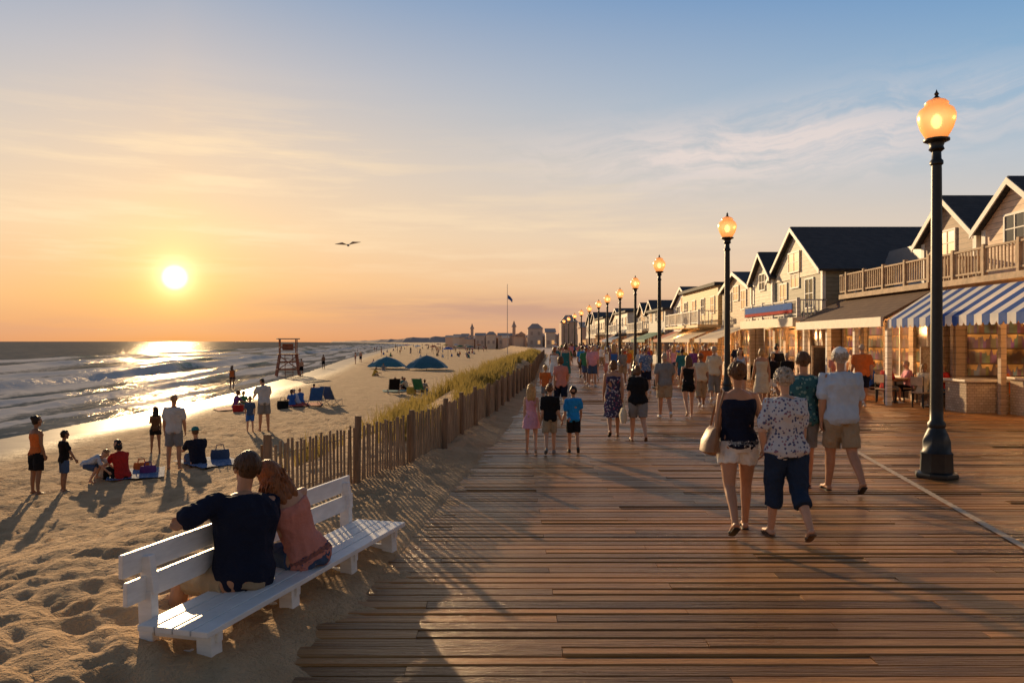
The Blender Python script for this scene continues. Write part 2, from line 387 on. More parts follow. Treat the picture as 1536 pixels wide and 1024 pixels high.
        for q,ln in zip((.030,.010,-.010,-.029),(.074,.082,.076,.060)):
            b0=wr+d*.08+lt*q; c=pose.get('curl',.45)
            d1=d*cos(c)+nn*sin(c); d2=d*cos(c*2.2)+nn*sin(c*2.2)
            body.tube([b0,b0+d1*ln*.5+lt*q*.12,b0+d1*ln*.5+d2*ln*.5+lt*q*.12],[.0095,.0088,.0075],7)
        b0=wr+d*.028+lt*.028; d1=(d*.75+lt*.6+nn*.3).normalized(); d2=(d*.95+lt*.15+nn*.35).normalized()
        body.tube([b0,b0+d1*.04,b0+d1*.04+d2*.03],[.013,.011,.009],7)
    hd=pose.get('head',(0,0)); hy,hp=hd[:2]; hr=hd[2] if len(hd)>2 else 0
    Mh=Matrix.Rotation(pose.get('side',0)*.5+hr,3,'Y')@Matrix.Rotation(hy,3,'Z')@Matrix.Rotation(-pose.get('lean',0)*.5-hp,3,'X')
    nk=P+U*.52; hc=nk+Mh@V(0,.02,.085)+U*.045+Mh@V(0,0,.055*hs)
    h=lambda x,y,z:hc+Mh@V(x*hs,y*hs,z*hs)
    body.tube([nk-U*.03,nk+U*.05,h(0,-.02,-.03)],[.058 if not fem else .047,.050 if not fem else .042,.055],12)
    body.ell(h(0,-.005,.02),(.074*hs,.092*hs,.092*hs),Mh,16); body.ell(h(0,.018,-.04),(.056*hs,.066*hs,.07*hs),Mh,14)
    body.tube([h(0,.09,.012),h(0,.103,-.018)],[.009*hs,.014*hs],8)
    body.ell(h(0,.078,-.055),(.022*hs,.014*hs,.012*hs),Mh); body.ell(h(0,.064,-.092),(.024*hs,.02*hs,.016*hs),Mh)
    for sx in (-1,1):
        body.ell(h(sx*.077,-.008,-.008),(.013*hs,.02*hs,.032*hs),Mh,8)
        body.tube([h(sx*.015,.088,.028),h(sx*.045,.078,.028)],[.009*hs,.007*hs],6)
    def part(name,mb,m,vx=None,sm=3,fo=0):
        me=remesh(mb,(vx or vox),sm,fo,seed); me.transform(Matrix.Scale(s,4))
        o=bpy.data.objects.new(name,me); COL.objects.link(o); o.parent=root; me.materials.append(m); return o
    part('body',body,SK[skin],min(vox,.008) if near else vox,2)
    if near:
        for sx in (-1,1):
            e=MB(); e.ell(h(sx*.031,.081,.006),(.014*hs,.008*hs,.007*hs),Mh,8); e.v=[tuple(Vector(v)*s) for v in e.v]; e.build('eye',EYE,root,True,True)
        e=MB(); e.ell(h(0,.0905,-.052),(.024*hs,.006*hs,.007*hs),Mh,8); e.v=[tuple(Vector(v)*s) for v in e.v]; e.build('lips',LIP,root,True,True)
    st_,hcx=hair; hm=MB()
    if st_!='none':
        hm.ell(h(0,-.020,.030),(.077*hs,.085*hs,.088*hs),Mh,16); hm.ell(h(0,-.040,-.012),(.068*hs,.058*hs,.062*hs),Mh,12)
        hm.ell(h(0,.035,.083),(.056*hs,.042*hs,.032*hs),Mh,12)
        if st_ in('bob','long'):
            for sx in (-1,1): hm.ell(h(sx*.066,-.015,-.03),(.024*hs,.055*hs,.085*hs),Mh)
            hm.ell(h(0,-.055,-.05),(.078*hs,.048*hs,.085*hs),Mh)
        if st_=='long':
            for x in (-.05,0,.05): hm.tube([h(x,-.06,-.02),h(x*1.1,-.085,-.12),h(x*1.1,-.10,-.2),h(x*.9,-.095,-.27)],[.045*hs,.045*hs,.04*hs,.02*hs],9)
        if st_=='bun': hm.ell(h(0,-.10,.075),(.040*hs,.034*hs,.036*hs),Mh)
        if st_=='ponytail': hm.tube([h(0,-.09,.05),h(0,-.135,.03),h(0,-.14,-.06),h(0,-.12,-.16)],[.02,.032,.03,.01],8)
        if near:
            if st_=='curly':
                for k in range(260):
                    ph=rnd.uniform(.75,2*pi-.75); th=math.acos(rnd.uniform(-.55,1)); q=rnd.uniform(1.0,1.2)
                    c0=h(.082*q*sin(th)*sin(ph),-.022+.09*q*sin(th)*cos(ph),.025+.095*q*cos(th)); a0=rnd.uniform(0,6)
                    ax1=Mh@V(cos(a0),sin(a0),0); ax2=Mh@V(-sin(a0)*.5,cos(a0)*.5,.8)
                    hm.tube([c0+ax1*.012*cos(u)+ax2*.012*sin(u) for u in (0,1.4,2.8,4.2)],[.0065]*4,6)
            else:
              for k in range(260):
                ph=rnd.uniform(.9,2*pi-.9); pts=[]; rr=[]
                t1=rnd.uniform(1.2,2.15) if st_ in('short','bun','ponytail') else rnd.uniform(1.6,2.5); ta=rnd.uniform(.1,t1-.5)
                wv=rnd.uniform(-.35,.35); M=5; bo=rnd.uniform(0,.024)
                for i in range(M):
                    th=ta+(t1-ta)*i/(M-1); q=ph+wv*sin(i*1.4)
                    pts.append(h((.082+bo*i/M)*sin(th)*sin(q),-.018+(.091+bo*i/M)*sin(th)*cos(q),.03+(.090+bo*.7)*cos(th))); rr.append(.0072*(1-.5*i/M))
                if st_=='long':
                    b=pts[-1]-hc
                    if (Mh.transposed()@b).y<.02:
                        dn=rnd.uniform(.08,.26); sd=rnd.choice((-1,1))*rnd.uniform(0,.02)
                        for i in range(1,6):
                            pts.append(pts[-1]+Mh@V(.018*sin(i*2.1+k)+sd,-.012+.014*cos(i*1.7+k),0)+V(0,0,-dn/5)); rr.append(.0085*(1-.12*i))
                if st_=='bun' and rnd.random()<.3:
                    c0=h(0,-.10,.075); a0=rnd.uniform(0,6.3); pts=[c0+Mh@V(.04*cos(a0+i*.6),-.01-.02*sin(i),.036*sin(a0+i*.6)) for i in range(4)]; rr=[.009]*4
                hm.tube(pts,rr,6)
        elif st_=='curly': hm.ell(h(0,-.025,.03),(.095*hs,.10*hs,.10*hs),Mh,14)
        part('hair',hm,HR[hcx],(.0048 if near else vox),1 if near else 2,0 if near else fold)
    if hat:
        hk,hcol=hat; hb=MB()
        if hk=='cap':
            hb.ell(h(0,-.012,.058),(.093*hs,.107*hs,.088*hs),Mh,16); hb.tube([h(0,.07,.055),h(0,.13,.042)],[.065*hs,.05*hs],12,fl=(Mh@V(1,0,0),.14))
            hb.ell(h(0,-.012,.147),(.012,.012,.008),Mh,8); part('cap',hb,CL[hcol],vox*.8 if near else vox,2)
        else:
            hb.ell(h(0,-.01,.07),(.085*hs,.10*hs,.075*hs),Mh,16)
            hb.loft([(h(0,-.005,.04),Mh@V(.15*hs,0,0),Mh@V(0,.165*hs,0)),(h(0,-.005,.052),Mh@V(.152*hs,0,0),Mh@V(0,.167*hs,0)),(h(0,-.005,.065),Mh@V(.10*hs,0,0),Mh@V(0,.11*hs,0))],20)
            part('sun_hat',hb,CL[hcol],max(.009,vox*.8),2)
    tk,tcol=top; ft=fold
    if tk!='none':
        mb=MB()
        if tk in('tee','loose'):
            e=.028 if tk=='loose' else .02
            torso(mb,-.085 if tk=='loose' else -.06,.53,e)
            for sh,el_,wr,sx in arms:
                q=.66 if tk=='tee' else .75; aw=w**.6
                mb.tube([P+U*.468+R*sx*(sw-.07),sh+U*.004,sh.lerp(el_,.3),sh.lerp(el_,q)],[.06,.066*aw if not fem else .058*aw,.066*aw if not fem else .058*aw,.072*aw if not fem else .064*aw],12,rnd=True)
        elif tk in('tank','dress'):
            torso(mb,-.06,.44,.012)
            for sx in (-1,1): mb.tube([P+U*.40+R*sx*.09+Fw*.085,P+U*.50+R*sx*.095+Fw*.02,P+U*.50+R*sx*.09-Fw*.03,P+U*.40+R*sx*.085-Fw*.08],[.034,.026,.026,.036],8)
        if tk=='dress':
            md=(dirv(-1,pose['legs'][0][0],0)+dirv(1,pose['legs'][1][0],0)).normalized(); ln=pose.get('hem',.47)
            sp_=abs(sin(pose['legs'][0][0])-sin(pose['legs'][1][0]))*.5
            fb=md.cross(V(1,0,0)); fb=-fb if fb.y<0 else fb
            mb.loft([(P+U*.10,R*.135,Fw*.105),(P+V(0,0,-.02),V(.195,0,0),V(0,.15,0)),(P+md*ln*.47,V(.215,0,0),fb*(.165+.1*sp_)),(P+md*ln,V(.24,0,0),fb*(.19+.25*sp_))],18)
        part('dress' if tk=='dress' else 'shirt',mb,CL[tcol],vox if not near else .009,3,ft)
    bk,bcol=bottom
    if bk!='none' and tk!='dress':
        mb=MB(); torso(mb,-.10,.05,.012 if tk!='none' else .009)
        fr={'shorts':.42,'short':.22,'capri':.70,'pants':.97,'briefs':.1,'skirt':.3}[bk]
        for L in legs: leg(mb,L,fr,.014,{'shorts':.034,'short':.02,'capri':.036,'pants':.022,'briefs':.01,'skirt':.02}[bk])
        if bk=='skirt':
            mb.loft([(P+U*.02,R*.18,Fw*.13),(P+V(0,0,-.15),V(.20,0,0),V(0,.16,0)),(P+V(0,0,-.36),V(.22,0,0),V(0,.19,0))],18)
        part({'pants':'trousers','capri':'trousers','briefs':'swim_briefs','skirt':'skirt'}.get(bk,'shorts'),mb,CL[bcol],vox if not near else .009,3,ft)
    if shoes[0]!='bare':
        for L in legs:
            mb=MB()
            if shoes[0]=='sneaker': foot(mb,L,.009)
            else:
                hip,kn,an,fd,fu,sx=L
                mb.tube([an-fu*.075-fd*.035,an-fu*.078+fd*.06,an-fu*.078+fd*.155],[.042,.040,.042],10,fl=(fd.cross(fu),.28))
                mb.tube([an-fu*.07+fd*.10+R*.04,an-fu*.02+fd*.075,an-fu*.07+fd*.10-R*.04],[.012,.012,.012],7)
            part('shoe',mb,SHM[shoes[1]],max(vox*.7,.007) if near else vox,2)
    return root
def setmat(o,m):
    o.material_slots[0].link='OBJECT'; o.material_slots[0].material=m
def copyp(src,label,loc,rz,sc_,sw_,group):
    r=src.copy(); COL.objects.link(r); r.location=loc; r.rotation_euler=(0,0,rz); r.scale=(sc_,)*3
    r['label']=label; r['group']=group
    for ch in src.children:
        c=ch.copy(); COL.objects.link(c); c.parent=r
        k=c.name.split('.')[0]
        if k in sw_: setmat(c,sw_[k])
    return r
def bw(px,py): 
    d=F*CH/(py-511); return Vector(((px-768)/F*d,d,0))
pA=bw(1107,797); pB=bw(1179,806)
person('woman in navy tank top and white shorts with tan shoulder bag',pA,-.05,1.64,'f',1.14,'tan',('bun','brown'),('tank','navy'),('short','white'),('sandal','black'),walk(.24,-1,.12,.15,.03,head=(.15,0),tgt={1:((2.42,7.70,1.06),(2.395,7.60,.85))}),.011,True)
person('woman in white and blue floral shirt and dark cropped trousers',pB,.05,1.58,'f',1.24,'fair',('curly','grey'),('loose','floral'),('capri','darkdenim'),('sandal','brown'),walk(.2,1,.12,.15,.05,head=(.1,.1),tgt={0:((2.34,7.46,1.01),(2.40,7.54,.81))}),.011,True)
person('man in dark teal patterned shirt walking behind the floral shirt woman',bw(1206,733),.0,1.70,'m',1.08,'tan',('short','brown'),('tee','tealprint'),('shorts','grey'),('sandal','black'),walk(.2,-1),.012,True)
person('man in white cap, pale blue t-shirt and khaki shorts with black sandals',bw(1262,737),.0,1.75,'m',1.2,'tan',('short','grey'),('loose','skyblue'),('shorts','khaki'),('sandal','black'),walk(.22,1,.1,.2),.011,True,hat=('cap','white'))
# seated couple
BS=.25
ML=Vector((-1.76,5.24,0))
person('man in dark navy t-shirt on the white bench, one arm over its backrest',ML,math.radians(46),1.68,'m',1.26,'tan',('short','darkbrown'),('tee','navy'),('shorts','khaki'),('bare',''),
  dict(lean=.22,side=.11,pz=BS+.075,legs=[(1.50,.38,1.35,0),(1.45,.12,1.3,0)],arms=[(0,0,0),(.45,.1,1.0)],tgt={0:((-2.09,4.95,.715),(-2.02,5.20,.73))},head=(-.2,.0,.16),curl=.35),.010,True)
person('woman with long auburn hair and coral top leaning on the man on the white bench',Vector((-1.46,5.70,0)),math.radians(40),1.55,'f',1.08,'fair',('long','auburn'),('tank','coral'),('shorts','denim'),('bare',''),
  dict(lean=.18,side=-.36,pz=BS+.08,legs=[(1.50,.1,1.35,0),(1.45,.05,1.3,0)],arms=[(.5,.1,.9),(.35,.05,1.1)],head=(.15,.12,-.22)),.010,True)
kk=dict(hs=1.25)
person('girl in short pale pink dress walking hand in hand, leftmost of three children',bw(797,678),-.03,1.12,'f',.95,'fair',('long','blond'),('dress','pink'),('none',''),('sandal','white'),walk(.16,1,.05,.1,hem=.30,tgt={1:((.435,13.14,.67),(.460,13.14,.54))}),.012,False,**kk)
person('boy in black t-shirt and khaki shorts walking in the middle of the three children',bw(825,680),.0,1.13,'m',.98,'fair',('short','brown'),('tee','black'),('shorts','khaki'),('sneaker','grey'),walk(.16,-1,.05,.1,tgt={0:((.495,13.06,.67),(.475,13.1,.54)),1:((.765,13.06,.67),(.815,13.12,.55))}),.012,False,**kk)
person('child in bright blue shirt and black shorts, rightmost of the three children',bw(860,678),.0,1.08,'m',.98,'tan',('short','dark'),('tee','brightblue'),('shorts','black'),('sneaker','black'),walk(.12,1,.1,.5,tgt={0:((.875,13.18,.65),(.830,13.15,.54))}),.012,False,**kk)
person('woman in coral t-shirt walking ahead of the three children',bw(841,622),0,1.48,'f',1,'tan',('bob','brown'),('tee','coral'),('shorts','navy'),('sandal','brown'),walk(.2,1),.016)
person('small child in orange shirt just ahead of the pink dress girl',bw(818,608),0,1.15,'m',1,'fair',('short','blond'),('tee','orange'),('shorts','grey'),('sneaker','white'),walk(.2,-1),.016,hs=1.25)
person('woman in navy floral knee length dress walking with the woman in black',bw(920,654),-.02,1.49,'f',1.15,'tan',('bob','brown'),('dress','floralnavy'),('none',''),('sandal','black'),walk(.24,-1),.014)
person('older woman in black top and grey shorts carrying a light tote',bw(957,661),.02,1.42,'f',1.18,'fair',('bob','brown'),('loose','black'),('shorts','grey'),('sandal','brown'),walk(.22,1,.1,.3,.1),.014)
person('man in grey t-shirt and khaki shorts walking left of the woman in black shorts',bw(997,626),0,1.57,'m',1.18,'tan',('short','grey'),('tee','grey'),('shorts','khaki'),('sneaker','white'),walk(.18,1),.015)
person('woman in black camisole and tiny black shorts with bare legs',bw(1033,624),0,1.50,'f',1.02,'fair',('long','brown'),('tank','black'),('short','black'),('sandal','white'),walk(.2,-1),.015)
person('man in bright blue t-shirt walking near the fence in the middle distance',bw(873,566),0,1.62,'m',1.1,'tan',('short','dark'),('tee','brightblue'),('shorts','black'),('sneaker','black'),walk(.2,-1),.018)
person('woman in white tank top and coral skirt in the middle distance',bw(912,572),0,1.6,'f',1,'tan',('ponytail','brown'),('tank','white'),('skirt','coral'),('sandal','white'),walk(.2,1),.018)
person('man in bluish floral shirt in the crowd behind the man in grey',bw(969,590),0,1.62,'m',1.1,'tan',('short','dark'),('tee','bluefloral'),('shorts','navy'),('sneaker','white'),walk(.2,1),.018)
person('person in blue floral top with white shorts right of the second lamp post',bw(1143,597),.1,1.62,'f',1,'tan',('long','blond'),('tank','bluefloral'),('short','white'),('sandal','brown'),walk(.2,1),.018)
person('man in black t-shirt walking near the shops past the second lamp post',bw(1165,592),-.2,1.72,'m',1.1,'tan',('short','dark'),('tee','black'),('shorts','denim'),('sneaker','white'),walk(.2,-1),.018)
person('man in white t-shirt and dark shorts just left of the second lamp post',bw(1068,580),0,1.66,'m',1.05,'tan',('short','brown'),('tee','white'),('shorts','navy'),('sneaker','white'),walk(.2,-1),.018)
def sp_(px,py): return gp(px,py)
person('person in orange tank top and black shorts standing at the far left',sp_(54,741),-.5,1.46,'f',1.08,'brown',('bun','dark'),('tank','orange'),('shorts','black'),('bare',''),stand(),.013,hs=1.1)
person('child in dark t-shirt and denim shorts standing beside the orange top person',sp_(96,736),-.7,1.15,'m',1,'brown',('short','dark'),('tee','black'),('shorts','denim'),('bare',''),stand(arms=[(.3,.3,.4),(.2,.5,.3)]),.013,hs=1.2)
person('child in pale blue clothes crouching and digging in the sand',sp_(128,722),-1.4,1.1,'m',1,'fair',('short','light'),('tee','skyblue'),('shorts','denim'),('bare',''),dict(lean=1.15,legs=[(1.5,.2,1.9,0),(1.3,.2,1.8,0)],arms=[(.7,.1,.2),(.5,.1,.3)]),.014,hs=1.2)
person('toddler in white sun hat between the digging child and person in red',sp_(152,716),.6,.85,'f',1,'fair',('short','blond'),('tee','cream'),('shorts','white'),('bare',''),sit(.06),.014,hs=1.35,hat=('hat','white'))
person('person in red t-shirt and dark trousers sitting on the sand by the towels',sp_(184,719),.9,1.62,'f',1.05,'tan',('bob','dark'),('tee','red'),('pants','black'),('bare',''),sit(lean=.35),.013)
person('man in grey t-shirt and dark shorts standing with his back to the camera',sp_(261,703),.15,1.66,'m',1.08,'tan',('short','light'),('tee','lightgrey'),('shorts','grey'),('bare',''),stand(),.013)
person('girl in dark swimsuit standing left of the man in grey',sp_(233,680),.5,1.2,'f',1,'brown',('long','dark'),('tank','brown'),('short','black'),('bare',''),stand(arms=[(.4,.1,1.2),(.1,.1,.4)]),.013,hs=1.15)
person('person in navy shirt and teal sun hat sitting on the sand',sp_(297,697),.7,1.7,'m',1.1,'tan',('short','brown'),('tee','navy'),('shorts','denim'),('bare',''),sit(lean=.3),.013,hat=('hat','teal'))
person('toddler in bright blue outfit standing beside the bending man',sp_(375,647),.4,1.12,'m',1,'fair',('short','light'),('tee','denim'),('shorts','blue'),('bare',''),stand(),.014,hs=1.2)
person('man in light top and grey shorts bending towards the child in blue',sp_(396,645),.5,1.72,'m',1.1,'tan',('short','dark'),('tee','lightgrey'),('shorts','grey'),('bare',''),stand(lean=.3,arms=[(.6,.15,.5),(.5,.1,.4)],head=(.2,.3)),.013)
print('PEOPLE NEAR',time.time()-T0)
VAR=[]
def var(**k):
    p=person('',(0,0,0),0,vox=.022,**k); VAR.append(p); return p
var(sex='m',w=1.08,pose=walk(.22,1)); var(sex='m',w=1.2,pose=walk(.18,-1)); var(sex='f',w=1.05,hair=('long','brown'),top=('tank','white'),bottom=('short','denim'),pose=walk(.22,1))
var(sex='f',w=1.1,hair=('bob','brown'),top=('dress','coral'),bottom=('none',''),pose=walk(.2,-1)); var(sex='f',w=1.1,hair=('ponytail','blond'),top=('tee','white'),bottom=('shorts','denim'),pose=walk(.2,1,.2,.8))
var(sex='m',w=1.1,pose=stand(),top=('loose','white')); var(sex='m',w=1.1,hat=('cap','white'),pose=walk(.2,1)); var(sex='f',w=1.2,hair=('curly','brown'),top=('loose','white'),bottom=('capri','denim'),pose=walk(.2,-1))
SITV=person('',(0,0,0),0,sex='f',hair=('bob','brown'),pose=sit(lean=.25),shoes=('bare',''),vox=.024)
SITM=person('',(0,0,0),0,sex='m',pose=sit(lean=.4),shoes=('bare',''),vox=.024)
STB=person('',(0,0,0),0,sex='m',pose=stand(),top=('none',''),shoes=('bare',''),vox=.024)
STF=person('',(0,0,0),0,sex='f',pose=stand(),hair=('long','brown'),top=('tank','red'),bottom=('briefs','red'),shoes=('bare',''),vox=.024)
CHS=person('',(0,0,0),0,sex='m',pose=chair(),vox=.02)
protos=VAR+[SITV,SITM,STB,STF,CHS]
tops=['white','navy','coral','skyblue','black','red','yellow','grey','green','orange','pink','blue','cream','purple','teal','lightgrey']
bots=['denim','khaki','black','white','grey','navy']
nm={'skyblue':'pale blue','lightgrey':'light grey','light':'light brown'}
skk=list(SK); hkk=['brown','dark','blond','grey','light','auburn']
combos=[(a,b,h) for a in tops for b in bots if a!=b for h in hkk]; random.shuffle(combos); ci=iter(combos)
def crowd(src,loc,rz,sc_,where,group):
    a,b,h=next(ci)
    kind='dress' if any(c.name.startswith('dress') for c in src.children) else ('top' if any(c.name.startswith('shirt') for c in src.children) else 'swim')
    A_,B_,H_=nm.get(a,a),nm.get(b,b),nm.get(h,h)
    if kind=='dress': lb=f"{H_} haired person in {A_} dress {where}"
    elif kind=='top': lb=f"{H_} haired person in {A_} top and {B_} bottoms {where}"
    else: lb=f"bare chested {H_} haired person in {B_} swim shorts {where}"
    return copyp(src,lb,loc,rz,sc_,{'shirt':CL[a],'dress':CL[a],'shorts':CL[b],'trousers':CL[b],'hair':HR[h],'body':SK[random.choice(skk[:3])],'swim_briefs':CL[b]},group)
pts=[]; R2=random.Random(11)
tries=0
while len(pts)<112 and tries<9000:
    tries+=1
    d=21*math.exp(R2.random()*1.75); lo=xe(d)+.7; hi=10.2+(d-20)*.012
    x=lo+(hi-lo)*R2.random()
    px=768+x/d*F
    if any(abs(x-a)<.5 and abs(d-b)<.9 for a,b in pts): continue
    if d<30 and (px<860 or 1040>px>870 ): continue
    if any(abs(px-q)<13 for q in (1091,989)) and d<40: continue
    pts.append((x,d))
for x,d in pts:
    away=R2.random()<.7
    where=('walking away' if away else 'approaching')+(', mid crowd' if d<45 else ', far crowd')
    crowd(R2.choice(VAR),(x,d,0),(0 if away else pi)+R2.uniform(-.3,.3),R2.uniform(.86,1.03),where,'people in the boardwalk crowd')
far=[(348,585,STF),(485,552,STB),(452,563,STB),(533,545,STF),(541,543,STB),(572,533,STF),(600,531,STB),(616,529,STF),(648,527,STB),(660,526,STF),(676,527,STB)]
for i in range(44): far.append((R2.uniform(530,730),R2.uniform(517.5,529),R2.choice([STB,STF])))
for px,py,s_ in far:
    crowd(s_,gp(px,py),R2.uniform(-3,3),R2.uniform(.9,1),'standing far off','beachgoers far off')
seats=[(352,612),(364,610),(438,608),(447,606),(452,604),(468,595),(560,563),(588,584),(596,583),(604,582),(611,583),(628,588),(636,587),(560,546),(575,555),(585,534),(630,536),(655,533),(690,531),(700,533),(710,530)]
for i in range(32): seats.append((R2.uniform(550,725),R2.uniform(520,536)))
for px,py in seats:
    crowd(R2.choice([SITV,SITM]),gp(px,py),R2.uniform(-1.5,1.5),R2.uniform(.8,.95),'sitting on the beach' if py>560 else 'sitting far off','people sitting on the beach')
DIN=[(11.25,24.0,-1.3),(11.2,24.9,-1.9),(12.1,24.3,1.4),(12.3,22.6,1.3),(13.4,21.6,1.0),(11.5,22.3,-1.2)]
for i,(x,y,r) in enumerate(DIN):
    crowd(CHS,(x,y,-.06),r,.96,'seated outside the shops','diners seated outside the shops')
for x,y in ((11.4,27.2),(11.5,28.6)):
    crowd(R2.choice(VAR[:5]),(x,y,0),R2.uniform(-2,-.8),.97,'standing at the shop front','customers at the shops')
for p in protos:
    for c in list(p.children): bpy.data.objects.remove(c)
    bpy.data.objects.remove(p)
print('PEOPLE ALL',time.time()-T0)
# ------------------------------------------------------------ sand
m_sand,t,b,tc=newmat('sand')
wt=t.new('ShaderNodeAttribute',attribute_name='wet').outputs['Fac']
n=t.noise(tc,1.4,5,.6); n2=t.noise(tc,60,3,.7); 
c=t.ramp(n,[(.3,(.48,.295,.15)),(.7,(.66,.43,.24))]); c=t.mix(t.m('MULTIPLY',n2,.35),c,(.30,.18,.09))
c=t.mix(wt,c,(.15,.095,.065)); t.put(b.inputs['Base Color'],c)
t.put(b.inputs['Roughness'],t.m('SUBTRACT',.95,t.m('MULTIPLY',wt,.55)))
b.inputs['Specular IOR Level'].default_value=.2
dry=t.m('SUBTRACT',1.0,wt)
hh=t.m('MULTIPLY',t.m('ADD',t.m('MULTIPLY',t.noise(tc,9,4,.6),1.0),t.m('MULTIPLY',t.noise(tc,45,3,.6),.22)),dry)
t.put(b.inputs['Normal'],t.bump(hh,1.0,.06))
def sand():
    ys=[.5]
    while ys[-1]<2400: ys.append(ys[-1]+max(.036,.0092*ys[-1]))
    NC=230; g=1.0105; fr=[(g**j-1)/(g**(NC-1)-1) for j in range(NC)]
    vs=[];wet=[]
    for y in ys:
        xr=xe(y)+.75; xl=xs(y)-9
        for f in fr:
            x=xr+(xl-xr)*f; z=ground(x,y); s=x-xs(y)
            q=x-xe(y)-.10-.42*noise.noise(V(0,y*.7,3))-.25*noise.noise(V(5,y*2.3,1))-.08*noise.noise(V(x*3,y*7,1))
            if x>xf(y)-.2:
                if q>0: z=-.07*sst(0,.2,q)
                else: z=min(max(z,.0),.010+.16*min(1,-q*.8))
            amp=sst(.05,.7,-q)*(1-.85*sst(6,1.5,s) if s<6 else 1)
            if amp>.01 and y<160:
                wx,wy=x+.14*noise.noise(V(x*2,y*2,0)),y+.14*noise.noise(V(x*2,y*2,9))
                d1=noise.voronoi(V(wx*3.6,wy*3.0,0))[0][0]
                d2=noise.voronoi(V(wx*6.2,wy*5.0,7))[0][0]
                k=-.042*math.exp(-(d1*2.9)**2)+.018*sst(.3,.6,d1)-.036*math.exp(-(d2*3.0)**2)+.025*noise.noise(V(x*.9,y*.9,2))+.024*noise.noise(V(x*4.5,y*4.5,9))
                if y<22:
                    d3=noise.voronoi(V(wx*11,wy*9,3))[0][0]
                    k+=-.013*math.exp(-(d3*2.6)**2)+.010*noise.noise(V(x*13,y*13,4))
                k*=1 if y<30 else 30/y
                z+=k*amp+.012*amp
            vs.append((x,y,z)); wet.append(sst(5.2,2.0,s+.8*noise.noise(V(0,y*.15,0))))
    fs=[]
    for i in range(len(ys)-1):
        for j in range(NC-1):
            a=i*NC+j; fs.append((a,a+NC,a+NC+1,a+1))
    me=bpy.data.meshes.new('beach_sand'); me.from_pydata(vs,[],fs)
    at_=me.attributes.new('wet','FLOAT','POINT'); at_.data.foreach_set('value',wet)
    for p in me.polygons: p.use_smooth=True
    if me.polygons[0].normal.z<0: me.flip_normals()
    o=bpy.data.objects.new('beach_sand',me); COL.objects.link(o); me.materials.append(m_sand); struct(o,'golden trampled beach sand','sand')
sand(); print('SAND',time.time()-T0)
m_gr=mat('ground_dirt',(.10,.08,.06),.95,.3,1.0,.4,8,.03)
ys=[-6,0]+[y for y,_ in XE[1:]]+[4000]
mb=MB(); vs=[];fs=[]
for y in ys: vs+=[(xe(max(0,min(y,2500)))-.4 if y<=2500 else -700,y,-.16 if y<450 else -1.0),(4000,y,-.16 if y<450 else -1.0)]
for i in range(len(ys)-1): fs.append((2*i,2*i+1,2*i+3,2*i+2))
mb.add(vs,fs); struct(mb.build('ground',m_gr),'dark ground beneath the boardwalk and shops','ground')
# ------------------------------------------------------------ sea
m_sea,t,b,tc=newmat('sea_water')
fo=t.new('ShaderNodeAttribute',attribute_name='foam').outputs['Fac']
gl=t.new('ShaderNodeAttribute',attribute_name='face').outputs['Fac']
v1=t.mapv(tc,(1.0,.45,1))
nf=t.noise(v1,2.0,7,.68); ff=t.m('MULTIPLY',t.m('SUBTRACT',t.m('ADD',fo,t.m('MULTIPLY',nf,1.0)),.90),4.0,clamp=True)
ff=t.m('MULTIPLY',ff,t.m('MULTIPLY',fo,3,clamp=True))
hs_=t.m('ADD',t.m('MULTIPLY',t.noise(v1,.35,3,.5),1.6),t.m('ADD',t.m('MULTIPLY',t.noise(v1,1.6,4,.6),.6),t.m('MULTIPLY',t.noise(v1,6,3,.6),.16)))
nb_=t.noise(t.mapv(tc,(.02,.008,1)),1,4); nc_=t.noise(t.mapv(tc,(.5,.12,1)),1.2,5,.6)
cw=t.mix(gl,t.mix(nb_,(.075,.115,.145),(.12,.155,.175)),(.12,.30,.24)); cw=t.mix(1.0,cw,t.ramp(nc_,[(.3,(.65,.68,.72)),(.7,(1.3,1.25,1.2))]),'MULTIPLY')
col=t.mix(ff,cw,(.66,.62,.58))
nr=t.bump(hs_,1.0,.16)
df=t.new('ShaderNodeBsdfDiffuse'); t.put(df.inputs['Color'],col); t.put(df.inputs['Normal'],t.bump(hs_,.5,.10))
gs=t.new('ShaderNodeBsdfGlossy'); t.put(gs.inputs['Color'],(1,.90,.78)); gs.inputs['Roughness'].default_value=.15; t.put(gs.inputs['Normal'],nr)
lw=t.new('ShaderNodeLayerWeight'); lw.inputs[0].default_value=.3; t.put(lw.inputs['Normal'],nr)
fac=t.m('MULTIPLY',t.m('ADD',.02,t.m('MULTIPLY',lw.outputs['Fresnel'],.11)),t.m('MULTIPLY',t.m('SUBTRACT',1.0,t.m('MULTIPLY',ff,.95)),t.ramp(nc_,[(.38,(.25,.25,.25)),(.66,(1,1,1))])))
mx=t.new('ShaderNodeMixShader'); t.put(mx.inputs[0],fac); t.l.new(df.outputs[0],mx.inputs[1]); t.l.new(gs.outputs[0],mx.inputs[2])
t.l.new(mx.outputs[0],m_sea.node_tree.nodes['Material Output'].inputs[0])
